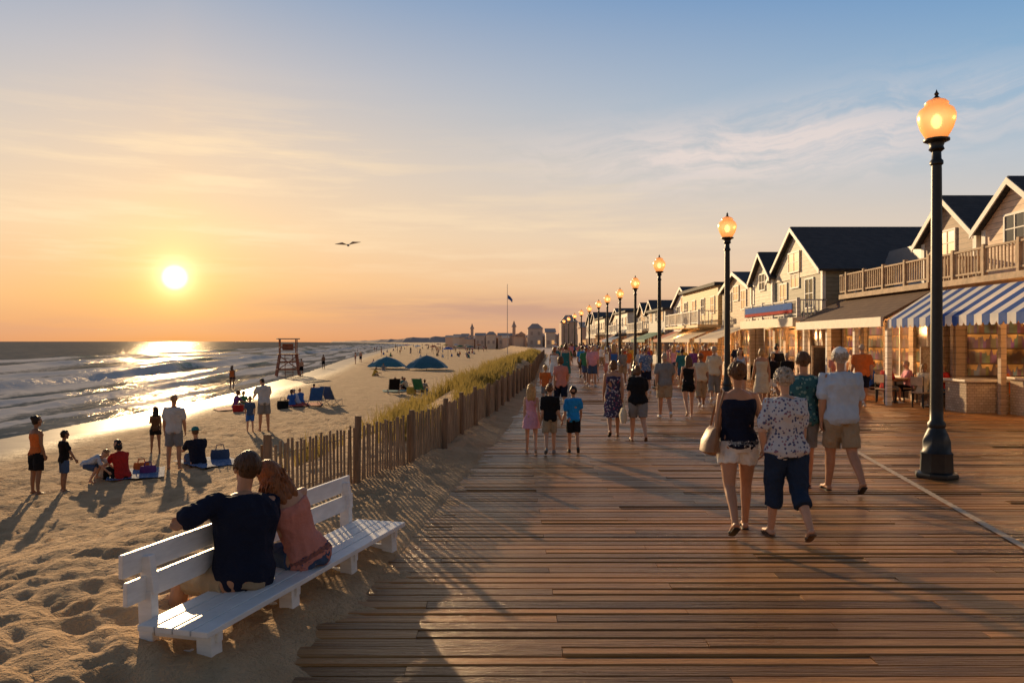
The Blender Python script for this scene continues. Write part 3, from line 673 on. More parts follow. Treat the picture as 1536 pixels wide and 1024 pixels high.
def sea():
    ys=[1.0]
    while ys[-1]<30000: ys.append(ys[-1]*1.018+.05)
    us=[-5.0]
    while us[-1]<75: us.append(us[-1]+.25+max(0,us[-1])*.006)
    while us[-1]<30000: us.append(us[-1]*1.12)
    NC=len(us); vs=[];fo=[];fa=[]
    W=[(2.0,.09,.8,1.0,1),(6.0,.26,1.3,1.5,2),(10,.3,1.3,1.0,9),(15.5,.9,2.0,1.8,3),(24,.5,2.4,1.1,4),(36,.6,3,1.0,5),(52,.45,3.5,.8,6)]
    for y in ys:
        x0=xs(y); cl=[]
        for u0,A,wd,fm,sd_ in W:
            uc=u0+(1.5+u0*.08)*noise.noise(V(y*.035,sd_*7.3,0))+.5*noise.noise(V(y*.15,sd_*3.3,0))
            br=.75+1.1*noise.noise(V(y*.05,sd_*11.1,4)); cl.append((uc,A*(.75+.6*noise.noise(V(y*.04,sd_*5.1,8))),wd,fm*max(.25,min(1,br)),br))
        for u in us:
            z=0; f=0; g=0
            if u<75:
                for uc,A,wd,fm,br in cl:
                    q=u-uc; a=(q/(wd*.45) if q<0 else q/wd)
                    e=math.exp(-a*a); z+=A*e
                    if q<0: g=max(g,e*min(1,A*1.3)*(1 if a>-1.2 else .4))
                    f=max(f,fm*(math.exp(-((q+wd*.25)/(wd*.5))**2)+.5*math.exp(-((q+wd*1.4)/(wd*1.1))**2)*(q<0)))
                if u<6: f=max(f,.42*math.exp(-((u-.6)/.6)**2), .24)
                elif u<14: f=max(f,.22)
                z+=.05*noise.noise(V(u*.6,y*.35,1))+(.07*noise.noise(V(u*1.7,y*1.1,4)) if y<120 else 0)
                z*=sst(-1.5,2.5,u) if u<2.5 else 1
            else: z=.0; f=.12*max(0,noise.noise(V(u*.02,y*.006,3)))
            vs.append((x0-u,y,SEA+z)); fo.append(max(0,min(1,f))); fa.append(max(0,min(1,g)))
    fs=[]
    for i in range(len(ys)-1):
        for j in range(NC-1):
            a=i*NC+j; fs.append((a,a+1,a+NC+1,a+NC))
    me=bpy.data.meshes.new('sea'); me.from_pydata(vs,[],fs)
    for nme,d in (('foam',fo),('face',fa)):
        at_=me.attributes.new(nme,'FLOAT','POINT'); at_.data.foreach_set('value',d)
    for p in me.polygons: p.use_smooth=True
    if me.polygons[0].normal.z<0: me.flip_normals()
    o=bpy.data.objects.new('sea',me); COL.objects.link(o); me.materials.append(m_sea); struct(o,'ocean with breaking waves below the setting sun','sea')
sea(); print('SEA',time.time()-T0)
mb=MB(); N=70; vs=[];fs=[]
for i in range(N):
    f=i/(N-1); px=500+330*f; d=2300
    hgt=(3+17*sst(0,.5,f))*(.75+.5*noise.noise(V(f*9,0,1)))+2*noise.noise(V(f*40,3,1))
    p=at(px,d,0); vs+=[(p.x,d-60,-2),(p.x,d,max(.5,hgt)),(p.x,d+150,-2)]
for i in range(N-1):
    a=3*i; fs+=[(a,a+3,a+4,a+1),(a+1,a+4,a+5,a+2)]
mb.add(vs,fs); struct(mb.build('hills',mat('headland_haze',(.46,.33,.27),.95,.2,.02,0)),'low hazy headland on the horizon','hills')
# ------------------------------------------------------------ boardwalk
m_bw,t,b,tc=newmat('boardwalk_planks')
g=t.new('ShaderNodeNewGeometry').outputs['Random Per Island']
gv=t.mapv(tc,(.35,9,1)); n=t.noise(gv,3.0,6,.65,.4); nb=t.noise(tc,.5,4,.6)
c=t.ramp(n,[(.25,(.20,.086,.028)),(.5,(.44,.21,.074)),(.78,(.64,.34,.13))])
c=t.mix(1.0,c,t.ramp(g,[(0,(.38,.36,.34)),(.5,(.9,.87,.83)),(1,(1.4,1.25,1.05))]),'MULTIPLY')
c=t.mix(t.m('MULTIPLY',nb,.26),c,(.12,.06,.03)); t.put(b.inputs['Base Color'],c)
t.put(b.inputs['Roughness'],t.ramp(t.m('ADD',t.m('MULTIPLY',nb,.6),t.m('MULTIPLY',n,.4)),[(.35,(.22,)*3),(.65,(.42,)*3)]))
b.inputs['Specular IOR Level'].default_value=.55; b.inputs['Specular Tint'].default_value=(1,.70,.40,1)
t.put(b.inputs['Normal'],t.bump(t.noise(t.mapv(tc,(.6,14,1)),4,5,.6),.9,.016))
mb=MB(); PW=.142; gap=.014; y=2.0; k=0; rr=random.Random(3)
while y<62:
    x=xe(y)-.75; off=[0,1.8,.9,2.7][k%4]; xr=14.6
    cuts=[x]+[q for q in [(-6+3.6*i+off) for i in range(8)] if x+.5<q<xr-.5]+[xr]
    for a,c_ in zip(cuts,cuts[1:]):
        tl=rr.gauss(0,.0034); dz=rr.gauss(0,.0016); e=.009; y0,y1=y,y+PW-gap
        z0=dz-tl; z1=dz+tl; tw=rr.gauss(0,.001)
        P=[]
        for xx,sg in ((a+.002,-1),(c_-.002,1)):
            P.append([(xx,y0,-.04),(xx,y0,z0-e),(xx,y0+e,z0+sg*tw),(xx,y1-e,z1-sg*tw),(xx,y1,z1-e),(xx,y1,-.04)])
        mb.add(P[0]+P[1],[(1,2,8,7),(2,3,9,8),(3,4,10,9),(4,5,11,10),(0,1,7,6),(0,5,4,3,2,1),(6,7,8,9,10,11)])
    y+=PW; k+=1
yy=[y,75,90,110,140,200,300,400]
for a,c_ in zip(yy,yy[1:]): 
    mb.add([(xe(a)-.75,a,0),(14.6+(a-60)*.05,a,0),(14.6+(c_-60)*.05,c_,0),(xe(c_)-.75,c_,0)],[(0,1,2,3)])
o=mb.build('boardwalk',m_bw); struct(o,'weathered brown plank boardwalk','boardwalk')
mb=MB(); 
for i in range(60):
    a,c_=2+i*.6,2+(i+1)*.6-.0
    L=lambda y:3.2+.19*y if y<34 else 9.66+(y-34)*.05
    mb.add([(L(a),a,.009),(L(a)+.085,a,.009),(L(c_)+.085,c_,.009),(L(c_),c_,.009)],[(0,1,2,3)])
o=mb.build('painted_line',mat('worn_line_paint',(.58,.43,.28),.6,.35,20,.3)); struct(o,'faded pale line painted along the boardwalk','painted line')
# ------------------------------------------------------------ fence
FP=mat('fence_wood',(.31,.215,.135),.85,.45,8,.6,40,.01,stretch=(3,3,.4)); FQ=mat('fence_post',(.23,.15,.095),.85,.3,8,.6,30,.01,stretch=(3,3,.4)); WIRE=mat('fence_wire',(.12,.11,.10),.5,.1,metal=.6)
fr=thing('sand_fence','weathered wooden picket sand fence running beside the boardwalk','fence',(xf(8),8,.1))
y=8.05; rf=random.Random(5)
def fpt(y): return Vector((xf(y),y,max(.02,min(.14,ground(xf(y)-.03,y)))))
posts=[]
while y<92:
    posts.append(y); dx=(xf(y+.1)-xf(y))/.1; y+=1.75/math.sqrt(1+dx*dx)
for i,y in enumerate(posts):
    p=fpt(y); h_=.79+rf.uniform(-.03,.05); ln=Vector((rf.uniform(-.03,.03),rf.uniform(-.03,.03),0))
    q=MB(); q.tube([p+V(.05,0,-.3),p+V(.05,0,h_*.5)+ln*.5,p+V(.05,0,h_)+ln],[.046,.044,.041],9,rnd=False); q.build('post',FQ,fr,True)
for i,(a,b_) in enumerate(zip(posts,posts[1:])):
    pk=MB(); w_=MB(); p,q=fpt(a),fpt(b_); d=(q-p); L=d.length; n_=int(L/.074); d.normalize()
    for k in range(n_):
        c=p+d*(k+.5)*L/n_; hh=.69+rf.uniform(-.03,.03); t1=V(rf.gauss(0,.009),rf.gauss(0,.012),0); w2=.036+rf.uniform(-.004,.004)
        if rf.random()<.02: hh*=.75
        pk.bar(c+V(0,0,-.12),c+t1+V(0,0,hh),w2,.011,up=(1,-.35,0))
    for z in (.18,.58):
        w_.tube([p+V(-.012,0,z),p.lerp(q,.5)+V(-.012,0,z-.015),q+V(-.012,0,z)],.004,5,rnd=False)
    pk.build('picket_panel',FP,fr); w_.build('wire',WIRE,fr)
mb=MB(); rg=random.Random(9)
m_grass,t,b,tc=newmat('dune_grass'); g=t.new('ShaderNodeNewGeometry').outputs['Random Per Island']
t.put(b.inputs['Base Color'],t.ramp(g,[(0,(.06,.075,.02)),(.5,(.17,.15,.045)),(1,(.36,.27,.10))])); b.inputs['Roughness'].default_value=.7
tr=t.new('ShaderNodeBsdfTranslucent'); t.put(tr.inputs[0],(.36,.27,.08)); mx=t.new('ShaderNodeMixShader'); mx.inputs[0].default_value=.4
out=m_grass.node_tree.nodes['Material Output']; t.l.new(b.outputs[0],mx.inputs[1]); t.l.new(tr.outputs[0],mx.inputs[2]); t.l.new(mx.outputs[0],out.inputs[0])
ntuft=0
while ntuft<1550:
    y=13.5*math.exp(rg.random()*1.95); w=abs(rg.gauss(1.2,.9))+.2 
    if noise.noise(V(w*.9,y*.28,5))<(-.04 if y>19 else .12): continue
    if w>3.4 : continue
    x=xf(y)-w; z=ground(x,y); ntuft+=1
    nb_=rg.randint(9,15) if y<30 else 8; sc_=.65+.6*rg.random()
    for k in range(nb_):
        a=rg.uniform(0,6.28); L=rg.uniform(.3,.65)*sc_; l=rg.uniform(.1,.6); bx,by=x+rg.gauss(0,.08),y+rg.gauss(0,.08)
        dx,dy=cos(a)*l,sin(a)*l; wd=.004+.0002*y; ox,oy=-sin(a)*wd+wd*.5,cos(a)*wd*.3
        P=[(bx,by,z-.03),(bx+dx*L*.35,by+dy*L*.35,z+L*.6),(bx+dx*L,by+dy*L,z+L*(1-.35*l))]
        n0=len(mb.v); mb.v+=[(P[0][0]-ox,P[0][1]-oy,P[0][2]),(P[0][0]+ox,P[0][1]+oy,P[0][2]),(P[1][0]+ox*.8,P[1][1]+oy*.8,P[1][2]),(P[1][0]-ox*.8,P[1][1]-oy*.8,P[1][2]),P[2]]
        mb.f+=[(n0,n0+1,n0+2,n0+3),(n0+3,n0+2,n0+4)]
me=mb.mesh('dune_grass',recalc=False); o=bpy.data.objects.new('dune_grass',me); COL.objects.link(o); me.materials.append(m_grass); tag(o,'golden green dune grass behind the sand fence','grass',kind='stuff')
print('GRASS',time.time()-T0)
# ------------------------------------------------------------ bench
WP=mat('white_bench_paint',(.80,.79,.78),.42,.1,5,.35,30,.004,stretch=(1,1,4))
br=thing('park_bench','long white painted slatted bench at the edge of the sand','bench',(-1.55,5.8,0))
A=V(-1.89,4.47,0); B=V(-1.18,7.1,0); d=(B-A).normalized(); R_=V(d.y,-d.x,0)
def bp(s,r,z): return A+d*s+R_*r+V(0,0,z)
LB=(B-A).length
q=MB()
for k in range(4): q.bar(bp(-.03,-.175+.118*k,BS-.018),bp(LB+.03,-.175+.118*k,BS-.018),.108,.036)
q.build('seat',WP,br,bev=.005)
q=MB()
for z0,r0 in ((.645,-.315),(.49,-.285)): q.bar(bp(-.06,r0,z0-.07),bp(LB+.02,r0,z0-.07),.03,.135)
q.build('backrest',WP,br,bev=.005)
for s in (.12,LB*.36,LB*.68,LB-.1):
    q=MB(); q.bar(bp(s,-.255,-.25),bp(s,-.282,.40),.095,.06,up=d); q.bar(bp(s,-.258,.38),bp(s,-.29,.60),.08,.05,up=d); q.build('back_post',WP,br,bev=.005)
    q=MB(); q.bar(bp(s,.15,-.22),bp(s,.13,BS-.038),.10,.10,up=d); q.build('leg',WP,br,bev=.005)
    q=MB(); q.bar(bp(s+.01,-.22,BS-.075),bp(s+.01,.20,BS-.075),.05,.07,up=(0,0,1)); q.bar(bp(s+.01,-.2,.04),bp(s+.01,.12,.04),.04,.07); q.build('crosspiece',WP,br,bev=.004)
# ------------------------------------------------------------ lamps
BLK=mat('black_cast_iron',(.016,.017,.018),.42,.3,12,.3,60,.003,metal=.2)
m_gl,t,b,tc=newmat('amber_glass'); lw=t.new('ShaderNodeLayerWeight'); lw.inputs[0].default_value=.35
b.inputs['Base Color'].default_value=(.85,.5,.2,1); b.inputs['Roughness'].default_value=.3
spz=t.new('ShaderNodeSeparateXYZ'); t.put(spz.inputs[0],tc); zz=t.m('DIVIDE',t.m('ABSOLUTE',t.m('SUBTRACT',spz.outputs[2],4.85)),.3)
t.put(b.inputs['Emission Color'],t.mix(t.m('MINIMUM',zz,1.0),t.ramp(lw.outputs['Facing'],[(0,(1,.62,.22)),(.45,(.95,.40,.09)),(1,(.55,.17,.03))]),(.40,.13,.03))); b.inputs['Emission Strength'].default_value=.75
b.inputs['Transmission Weight'].default_value=.3
m_bulb=mat('lit_bulb',(1,.8,.5),.5,.01,5,0,emit=(1,.72,.35),es=6)
m_pend=mat('pendant_glow',(1,.8,.5),.5,.01,5,0,emit=(1,.55,.2),es=1.6)
def lamp(loc,label):
    r=thing('street_lamp',label,'street lamp',loc,0,'black lamp posts lining the boardwalk')
    def L(name,prof,m,par=r,n=28):
        q=MB(); q.lathe(prof,(0,0,0),n); return q.build(name,m,par,True,True)
    L('base',[(.27,0),(.28,.04),(.27,.07),(.215,.09),(.205,.30),(.21,.34),(.185,.37),(.18,.50),(.145,.60),(.115,.66),(.105,.70)],BLK,n=8)
    L('pole',[(.10,.66),(.115,.70),(.115,.74),(.085,.78),(.082,.95),(.078,1.5),(.066,4.2),(.064,4.24),(.085,4.26),(.085,4.30),(.062,4.33),(.058,4.44)],BLK)
    L('collar',[(.055,4.42),(.10,4.46),(.085,4.50),(.10,4.545),(.165,4.575),(.165,4.60),(.12,4.605)],BLK)
    L('globe',[(.125,4.60),(.150,4.64),(.205,4.74),(.238,4.85),(.243,4.93),(.215,5.0),(.155,5.045),(.150,5.055),(.152,5.09),(.115,5.125),(.05,5.15),(.02,5.155)],m_gl)
    L('finial',[(.06,5.147),(.035,5.17),(.018,5.19),(.032,5.215),(.015,5.24),(.002,5.275)],BLK,n=12)
    q=MB(); q.ell((0,0,4.84),(.045,.045,.085)); q.build('bulb',m_bulb,r,True,True)
    return r
names=['nearest and tallest black lamp post with glowing amber globe','second nearest black lamp post with lit amber globe','third lamp post from the camera, lit amber','fourth lamp post from the camera, lit amber','fifth lamp post from the camera, lit amber','sixth lamp post from the camera, lit amber','seventh lamp post from the camera, lit amber','eighth lamp post from the camera, lit amber','ninth lamp post from the camera, lit amber','tenth lamp post from the camera, lit amber','eleventh lamp post from the camera, lit amber','farthest small lamp post, lit amber']
LD=[(10.84,1405),(21.1,1091),(31.35,989),(41.2,953),(50.3,930),(56.5,911),(64.5,898),(73.5,884),(84,872),(95,862),(107,853),(120,846)]
l0=None
for (dd,px),nme in zip(LD,names):
    loc=at(px,dd,0)
    if l0 is None: l0=lamp(loc,nme)
    else:
        r=l0.copy(); COL.objects.link(r); r.location=loc; r['label']=nme
        for ch in list(l0.children): c_=ch.copy(); COL.objects.link(c_); c_.parent=r
# ------------------------------------------------------------ buildings
WIN=mat('window_glass',(.05,.055,.06),.08,.1,3,0,spec=.8)
WLIT=mat('lit_window',(.3,.2,.1),.2,.4,3,0,emit=(1,.5,.18),es=.6)
TRIM=mat('white_trim',(.78,.74,.66),.6,.1); TRIMG=mat('grey_trim',(.3,.29,.26),.6,.15)
def display(name,sc_,bright,lo=.36,hi=.64):
    m_int,t,b,tc=newmat(name); spx=t.new('ShaderNodeSeparateXYZ'); t.put(spx.inputs[0],tc)
    shf=t.m('FRACT',t.m('MULTIPLY',spx.outputs[2],2.4))
    cbx=t.new('ShaderNodeCombineXYZ'); t.put(cbx.inputs[0],t.m('MULTIPLY',t.m('ADD',spx.outputs[0],spx.outputs[1]),sc_)); t.put(cbx.inputs[1],t.m('FLOOR',t.m('MULTIPLY',spx.outputs[2],2.4)))
    vo=t.new('ShaderNodeTexVoronoi',distance='CHEBYCHEV'); vo.inputs['Scale'].default_value=1; t.put(vo.inputs['Vector'],cbx.outputs[0])
    hs2=t.new('ShaderNodeHueSaturation'); t.put(hs2.inputs['Color'],vo.outputs['Color']); hs2.inputs['Saturation'].default_value=.9; hs2.inputs['Value'].default_value=.4
    ns=t.noise(tc,1.3,3)
    item=t.m('LESS_THAN',shf,t.m('ADD',.3,t.m('MULTIPLY',vo.outputs['Distance'],.9)))
    back=t.mix(1.0,(1,.48,.14),t.ramp(shf,[(0,(.25,.2,.15)),(.9,(1,.9,.8)),(.93,(.05,.03,.02)),(1,(.05,.03,.02))]),'MULTIPLY')
    cc=t.mix(item,back,t.mix(.6,hs2.outputs[0],(.25,.09,.03)))
    t.put(b.inputs['Emission Color'],t.mix(1.0,cc,t.ramp(ns,[(lo,(.06,.035,.02)),(hi,(1,.8,.55))]),'MULTIPLY')); b.inputs['Emission Strength'].default_value=bright
    b.inputs['Base Color'].default_value=(.08,.05,.03,1); b.inputs['Roughness'].default_value=.2
    return m_int
INT=display('lit_shop_display',7.0,1.0); INTD=display('dim_shop_shelves',9.0,.7,.42,.68)
ROOFD=shingle('dark_slate_roof',(.045,.045,.05),(.085,.08,.08)); ROOFB=shingle('brown_shingle_roof',(.12,.065,.04),(.20,.12,.07)); CEDAR=shingle('cedar_shingle',(.36,.25,.16),(.54,.40,.27),5)
S_PINK=siding('peach_siding',(.86,.60,.40)); S_OL=siding('olive_siding',(.30,.27,.19)); S_CR=siding('cream_siding',(.80,.67,.47)); S_TAN=siding('tan_siding',(.60,.44,.28)); S_GR=siding('grey_siding',(.40,.38,.36)); S_BR=siding('brown_siding',(.40,.27,.17)); S_WH=siding('white_siding',(.80,.75,.65)); S_YE=siding('yellow_siding',(.80,.57,.28))
DECKW=mat('deck_wood',(.48,.33,.20),.75,.3,5,.3)
def win(par,x,y0,y1,z0,z1,lit=False,face='-X',mull=1,m=None):
    f=MB(); p=MB(); w=.06; g=m or (WLIT if lit else WIN)
    if face=='-X':
        f.box(x-.05,x-.004,y0-w,y1+w,z1,z1+w); f.box(x-.06,x-.004,y0-w,y1+w,z0-w,z0); f.box(x-.05,x-.004,y0-w,y0,z0,z1); f.box(x-.05,x-.004,y1,y1+w,z0,z1)
        for i in range(1,mull+1): yy=y0+(y1-y0)*i/(mull+1); f.box(x-.045,x-.006,yy-.02,yy+.02,z0,z1)
        f.box(x-.043,x-.006,y0,y1,(z0+z1)/2-.015,(z0+z1)/2+.015) if z1-z0<1.4 else None
        p.box(x-.025,x-.012,y0,y1,z0,z1)
    else:
        Y_=x
        f.box(y0-w,y1+w,Y_-.05,Y_-.004,z1,z1+w); f.box(y0-w,y1+w,Y_-.06,Y_-.004,z0-w,z0); f.box(y0-w,y0,Y_-.05,Y_-.004,z0,z1); f.box(y1,y1+w,Y_-.05,Y_-.004,z0,z1)
        for i in range(1,mull+1): xx=y0+(y1-y0)*i/(mull+1); f.box(xx-.02,xx+.02,Y_-.045,Y_-.006,z0,z1)
        p.box(y0,y1,Y_-.025,Y_-.012,z0,z1)
    fo_=f.build('window',TRIM,par); 
    pm=p.mesh('pane',par.location); o=bpy.data.objects.new('pane',pm); COL.objects.link(o); pm.materials.append(g); o.parent=fo_
def gable(root,xf_,yc,hw_,zb,ze,za,ln,wall,roof,ov=.35,wins=True,lit=False,side=True):
    ov=min(ov,.22)
    q=MB(); q.prism([(xf_,yc-hw_,zb),(xf_,yc+hw_,zb),(xf_,yc+hw_,ze),(xf_,yc,za),(xf_,yc-hw_,ze)],(ln,0,0)); q.build('wall',wall,root)
    sl=(za-ze)/hw_; q=MB()
    for sg in (-1,1):
        ye=yc+sg*(hw_+ov); zz=ze-sl*ov; L=math.hypot(1,sl); n=V(0,sg*sl/L,1/L)*.10; o2=V(0,0,.03)
        a=V(xf_-ov,yc,za)+o2; b_=V(xf_-ov,ye,zz)+o2
        q.prism([a,b_,b_+n,V(a.x,a.y,a.z+n.length*L)],(ln+ov,0,0))
    q.build('roof',roof,root)
    q=MB()
    for sg in (-1,1):
        ye=yc+sg*(hw_+ov+.02); zz=ze-sl*(ov+.02)
        q.prism([(xf_-ov-.04,yc,za+.12),(xf_-ov-.04,ye,zz+.12),(xf_-ov-.04,ye,zz-.06),(xf_-ov-.04,yc,za-.06)],(.035,0,0))
    q.build('bargeboard',TRIM,root)
    for yy in (yc-hw_+.06,yc+hw_-.06): MB().box(xf_-.03,xf_+.10,yy-.09,yy+.09,zb,ze-.02).build('corner_board',TRIM,root)
    if wins:
        w=min(.45,hw_*.28); win(root,xf_,yc-w,yc+w,ze-.5,ze+.55 if za-ze>1.2 else ze+.2,lit)
def railing(root,x,y0,y1,z0,z1,xb,m,fl=DECKW,ends=True,sp_=.14):
    q=MB(); q.box(x,xb,y0,y1,z0-.16,z0); q.build('terrace_deck',fl,root)
    q=MB(); q.box(x+.02,x+.10,y0,y1,z1-.05,z1); q.box(x+.035,x+.085,y0,y1,z0+.08,z0+.13)
    n_=int((y1-y0)/sp_)
    for i in range(n_+1):
        yy=y0+(y1-y0)*i/n_
        if i%10==0: q.box(x+.0,x+.12,yy-.05,yy+.05,z0,z1+.06)
        else: q.box(x+.045,x+.075,yy-.02,yy+.02,z0+.13,z1-.05)
    if ends:
        for ye in (y0,y1):
            q.box(x+.12,xb,ye-.03,ye+.03,z1-.05,z1-.002)
            for i in range(1,int((xb-x)/sp_)): q.box(x+i*sp_-.02,x+i*sp_+.02,ye-.015,ye+.015,z0,z1-.05)
    q.build('railing',m,root)
def awning(root,xa,za_,xb,zb_,y0,y1,m,val=.22,name='awning',thick=.02,scal=True):
    q=MB(); q.prism([(xa,y0,za_),(xb,y0,zb_),(xb,y0,zb_-thick),(xa,y0,za_-thick)],(0,y1-y0,0))
    if val:
        if scal:
            n_=int((y1-y0)/.25)
            for i in range(n_):
                a=y0+(y1-y0)*i/n_; c_=y0+(y1-y0)*(i+1)/n_; mdl=(a+c_)/2
                q.prism([(xb-.015,a,zb_+.0),(xb-.015,c_,zb_+.0),(xb-.015,c_,zb_-val*.7),(xb-.015,mdl+.06,zb_-val),(xb-.015,mdl-.06,zb_-val),(xb-.015,a,zb_-val*.7)],(.012,0,0))
        else: q.box(xb-.03,xb,y0,y1,zb_-val,zb_)
    return q.build(name,m,root)
def front(root,xg,y0,y1,z1,wall,bays,door=None,fm=TRIM,z_sill=.7):
    q=MB(); q.box(xg,xg+.25,y0,y1,z1-.35,z1); n=bays; bw_=(y1-y0)/n
    for i in range(n+1):
        yy=y0+i*bw_; q.box(xg,xg+.25,max(y0,yy-.14),min(y1,yy+.14),-.16,z1-.35)
    q.box(xg+.02,xg+.22,y0,y1,-.16,z_sill-.02 if door is None else .05)
    q.box(xg+.3,xg+5,y0,y0+.15,-.16,z1); q.box(xg+.3,xg+5,y1-.15,y1,-.16,z1)
    q.build('ground_floor_wall',wall,root)
    for i in range(n):
        a=y0+i*bw_+.2; c_=y0+(i+1)*bw_-.2
        if door is not None and i==door:
            dm=MB(); dm.box(xg+.10,xg+.15,a,c_,.05,z1-.4); dd=dm.build('door',S_BR,root)
            pm=MB(); pm.box(xg+.085,xg+.098,a+.12,c_-.12,.9,z1-.6); pp=pm.mesh('pane',root.location); o=bpy.data.objects.new('pane',pp); COL.objects.link(o); pp.materials.append(INT); o.parent=dd
        else:
            f=MB(); f.box(xg+.06,xg+.14,a-.06,c_+.06,z_sill-.02,z_sill+.05); f.box(xg+.06,xg+.14,(a+c_)/2-.025,(a+c_)/2+.025,z_sill+.05,z1-.36)
            ff_=f.build('window',fm,root); pm=MB(); pm.box(xg+.10,xg+.12,a-.06,c_+.06,z_sill+.05,z1-.35); pp=pm.mesh('pane',root.location); o=bpy.data.objects.new('pane',pp); COL.objects.link(o); pp.materials.append(INT); o.parent=ff_
BW=stripes('blue_white_canvas',(.86,.84,.80),(.012,.10,.42),.62)
def bthing(label,x,y,cat='building'): return thing('shop_building',label,cat,(x,y,0))
rA=bthing('shop with blue and white striped awning, balcony railing and peach gabled upper floor',13,19)
awning(rA,11.95,3.26,10.75,2.48,14.6,22.75,BW,.25)
q=MB()
q.bar((10.8,14.7,2.40),(10.8,22.7,2.40),.035,.035)
for yy in (15.5,19,22.6): q.bar((11.9,yy,2.7),(10.8,yy,2.38),.03,.03)
q.build('awning_frame',TRIMG,rA)
railing(rA,11.95,14.6,22.5,3.52,4.26,17.5,DECKW,DECKW)
gable(rA,13.1,20.7,1.45,3.52,4.95,6.0,5,S_PINK,ROOFD,.28,True)
gable(rA,13.1,17.2,1.6,3.52,4.95,6.1,5,S_PINK,ROOFD,.28,True)
q=MB(); q.box(13.1,18,15.5,22.5,2.99,3.35); q.box(12.3,12.55,14.6,22.5,2.55,3.36)
for yy in (14.75,17.5,20.2,22.4): q.box(12.36,12.5,yy-.07,yy+.07,-.16,2.55)
q.box(12.4,17.5,22.25,22.5,-.16,3.36); q.box(17.3,17.5,14.6,22.25,-.16,3.36)
q.build('ground_floor_wall',S_BR,rA)
q=MB(); q.box(12.6,17.3,14.6,22.2,2.92,2.98); q.build('ceiling',mat('warm_ceiling',(.4,.3,.2),.8),rA)
q=MB(); q.box(17.2,17.28,15,22.2,.3,2.8); q.box(12.7,17.1,22.14,22.22,.9,2.6); q.build('display_shelves',INTD,rA)
def counter(label,x0,x1,y0,y1,h=.86):
    c=thing('service_counter',label,'counter',((x0+x1)/2,(y0+y1)/2,0)); q=MB(); q.box(x0,x1,y0,y1,-.1,h-.06); q.build('base',CEDAR,c); q=MB(); q.box(x0-.08,x1+.08,y0-.08,y1+.08,h-.06,h); q.build('counter_top',mat('pale_counter',(.66,.56,.43),.4,.1),c,bev=.01)
counter('cedar shingled counter under the striped awning, left one',11.75,12.85,20.6,21.6)
counter('cedar shingled counter at the right edge under the striped awning',12.7,14.6,19.3,20.3,.95)
for i,(x,y) in enumerate(((12.9,20.0),(13.8,21.4))):
    L=thing('pendant_lamp',['small lit pendant lamp over the counter','lit pendant lamp deep under the striped awning'][i],'lamp',(x,y,2.3),0,'pendant lamps inside the shop')
    q=MB(); q.tube([(x,y,2.9),(x,y,2.42)],.008,5,False); q.build('cord',BLK,L); q=MB(); q.ell((x,y,2.36),(.06,.06,.06)); q.build('shade',m_pend,L,True)
rB=bthing('restaurant with brown shingled awning roof and wooden terrace railing above',12.5,26)
o=awning(rB,12.3,3.42,10.7,2.55,22.95,29.8,ROOFB,0,'awning_roof',.10)
q=MB(); q.box(10.62,10.70,22.95,29.8,2.28,2.56); q.build('fascia_board',mat('cream_fascia',(.78,.68,.53),.6,.08),rB)
for yy in (23.1,25.3,27.5,29.65): MB().box(10.85,10.99,yy-.07,yy+.07,-.0,2.46).build('awning_post',S_WH,rB)
railing(rB,11.98,22.95,29.2,3.55,4.28,17,DECKW,DECKW)
front(rB,12.35,22.95,29.8,3.4,S_TAN,4,2)
gable(rB,13.3,24.3,1.5,3.55,5.0,6.15,3.0,S_BR,ROOFD,.28,True,True)
q=MB(); q.box(13.9,17.5,26.2,29.0,3.55,4.55); q.build('upper_wall',S_GR,rB); q=MB(); q.prism([(13.6,25.9,4.55),(13.6,29.2,4.55),(13.6,28.7,5.1),(13.6,26.4,5.1)],(4,0,0)); q.build('metal_roof',mat('blue_grey_metal_roof',(.12,.14,.17),.45,.1,stretch=(6,1,1)),rB)
rD=bthing('large house with dark slate roof, olive walls and white balcony railing',12,33)
gable(rD,11.75,33.0,2.9,2.7,4.6,6.45,5.6,S_OL,ROOFD,.35,True,True)
q=MB(); q.prism([(11.72,30.4,4.45),(11.72,35.6,4.45),(11.72,33,6.2)],(.02,0,0)); q.build('gable_panel',S_CR,rD)
win(rD,11.70,32.4,33.6,4.75,5.5,True)
win(rD,11.75,31.0,31.8,3.2,4.3,False); win(rD,11.75,34.0,34.8,3.2,4.3,True); win(rD,30.1,13.0,13.7,3.5,4.3,False,'-Y'); win(rD,30.1,15,15.7,3.5,4.3,False,'-Y')
railing(rD,10.75,30.1,37.0,2.78,3.45,11.9,S_WH,S_WH)
front(rD,11.7,30.0,37.0,2.75,S_BR,5,2)
q=MB(); q.box(10.6,10.74,30.1,37,2.42,2.76); q.build('fascia_board',mat('cream_fascia2',(.74,.62,.43),.6,.1),rD)
gable(rD,11.65,37.0,1.4,2.78,4.75,5.85,4,S_CR,ROOFD,.25,True)
MB().box(10.71,10.735,30.5,36.6,3.08,3.34).build('sign_band',CL['blue'],rD); MB().box(10.705,10.735,30.5,36.6,2.95,3.07).build('sign_band',CL['red'],rD)
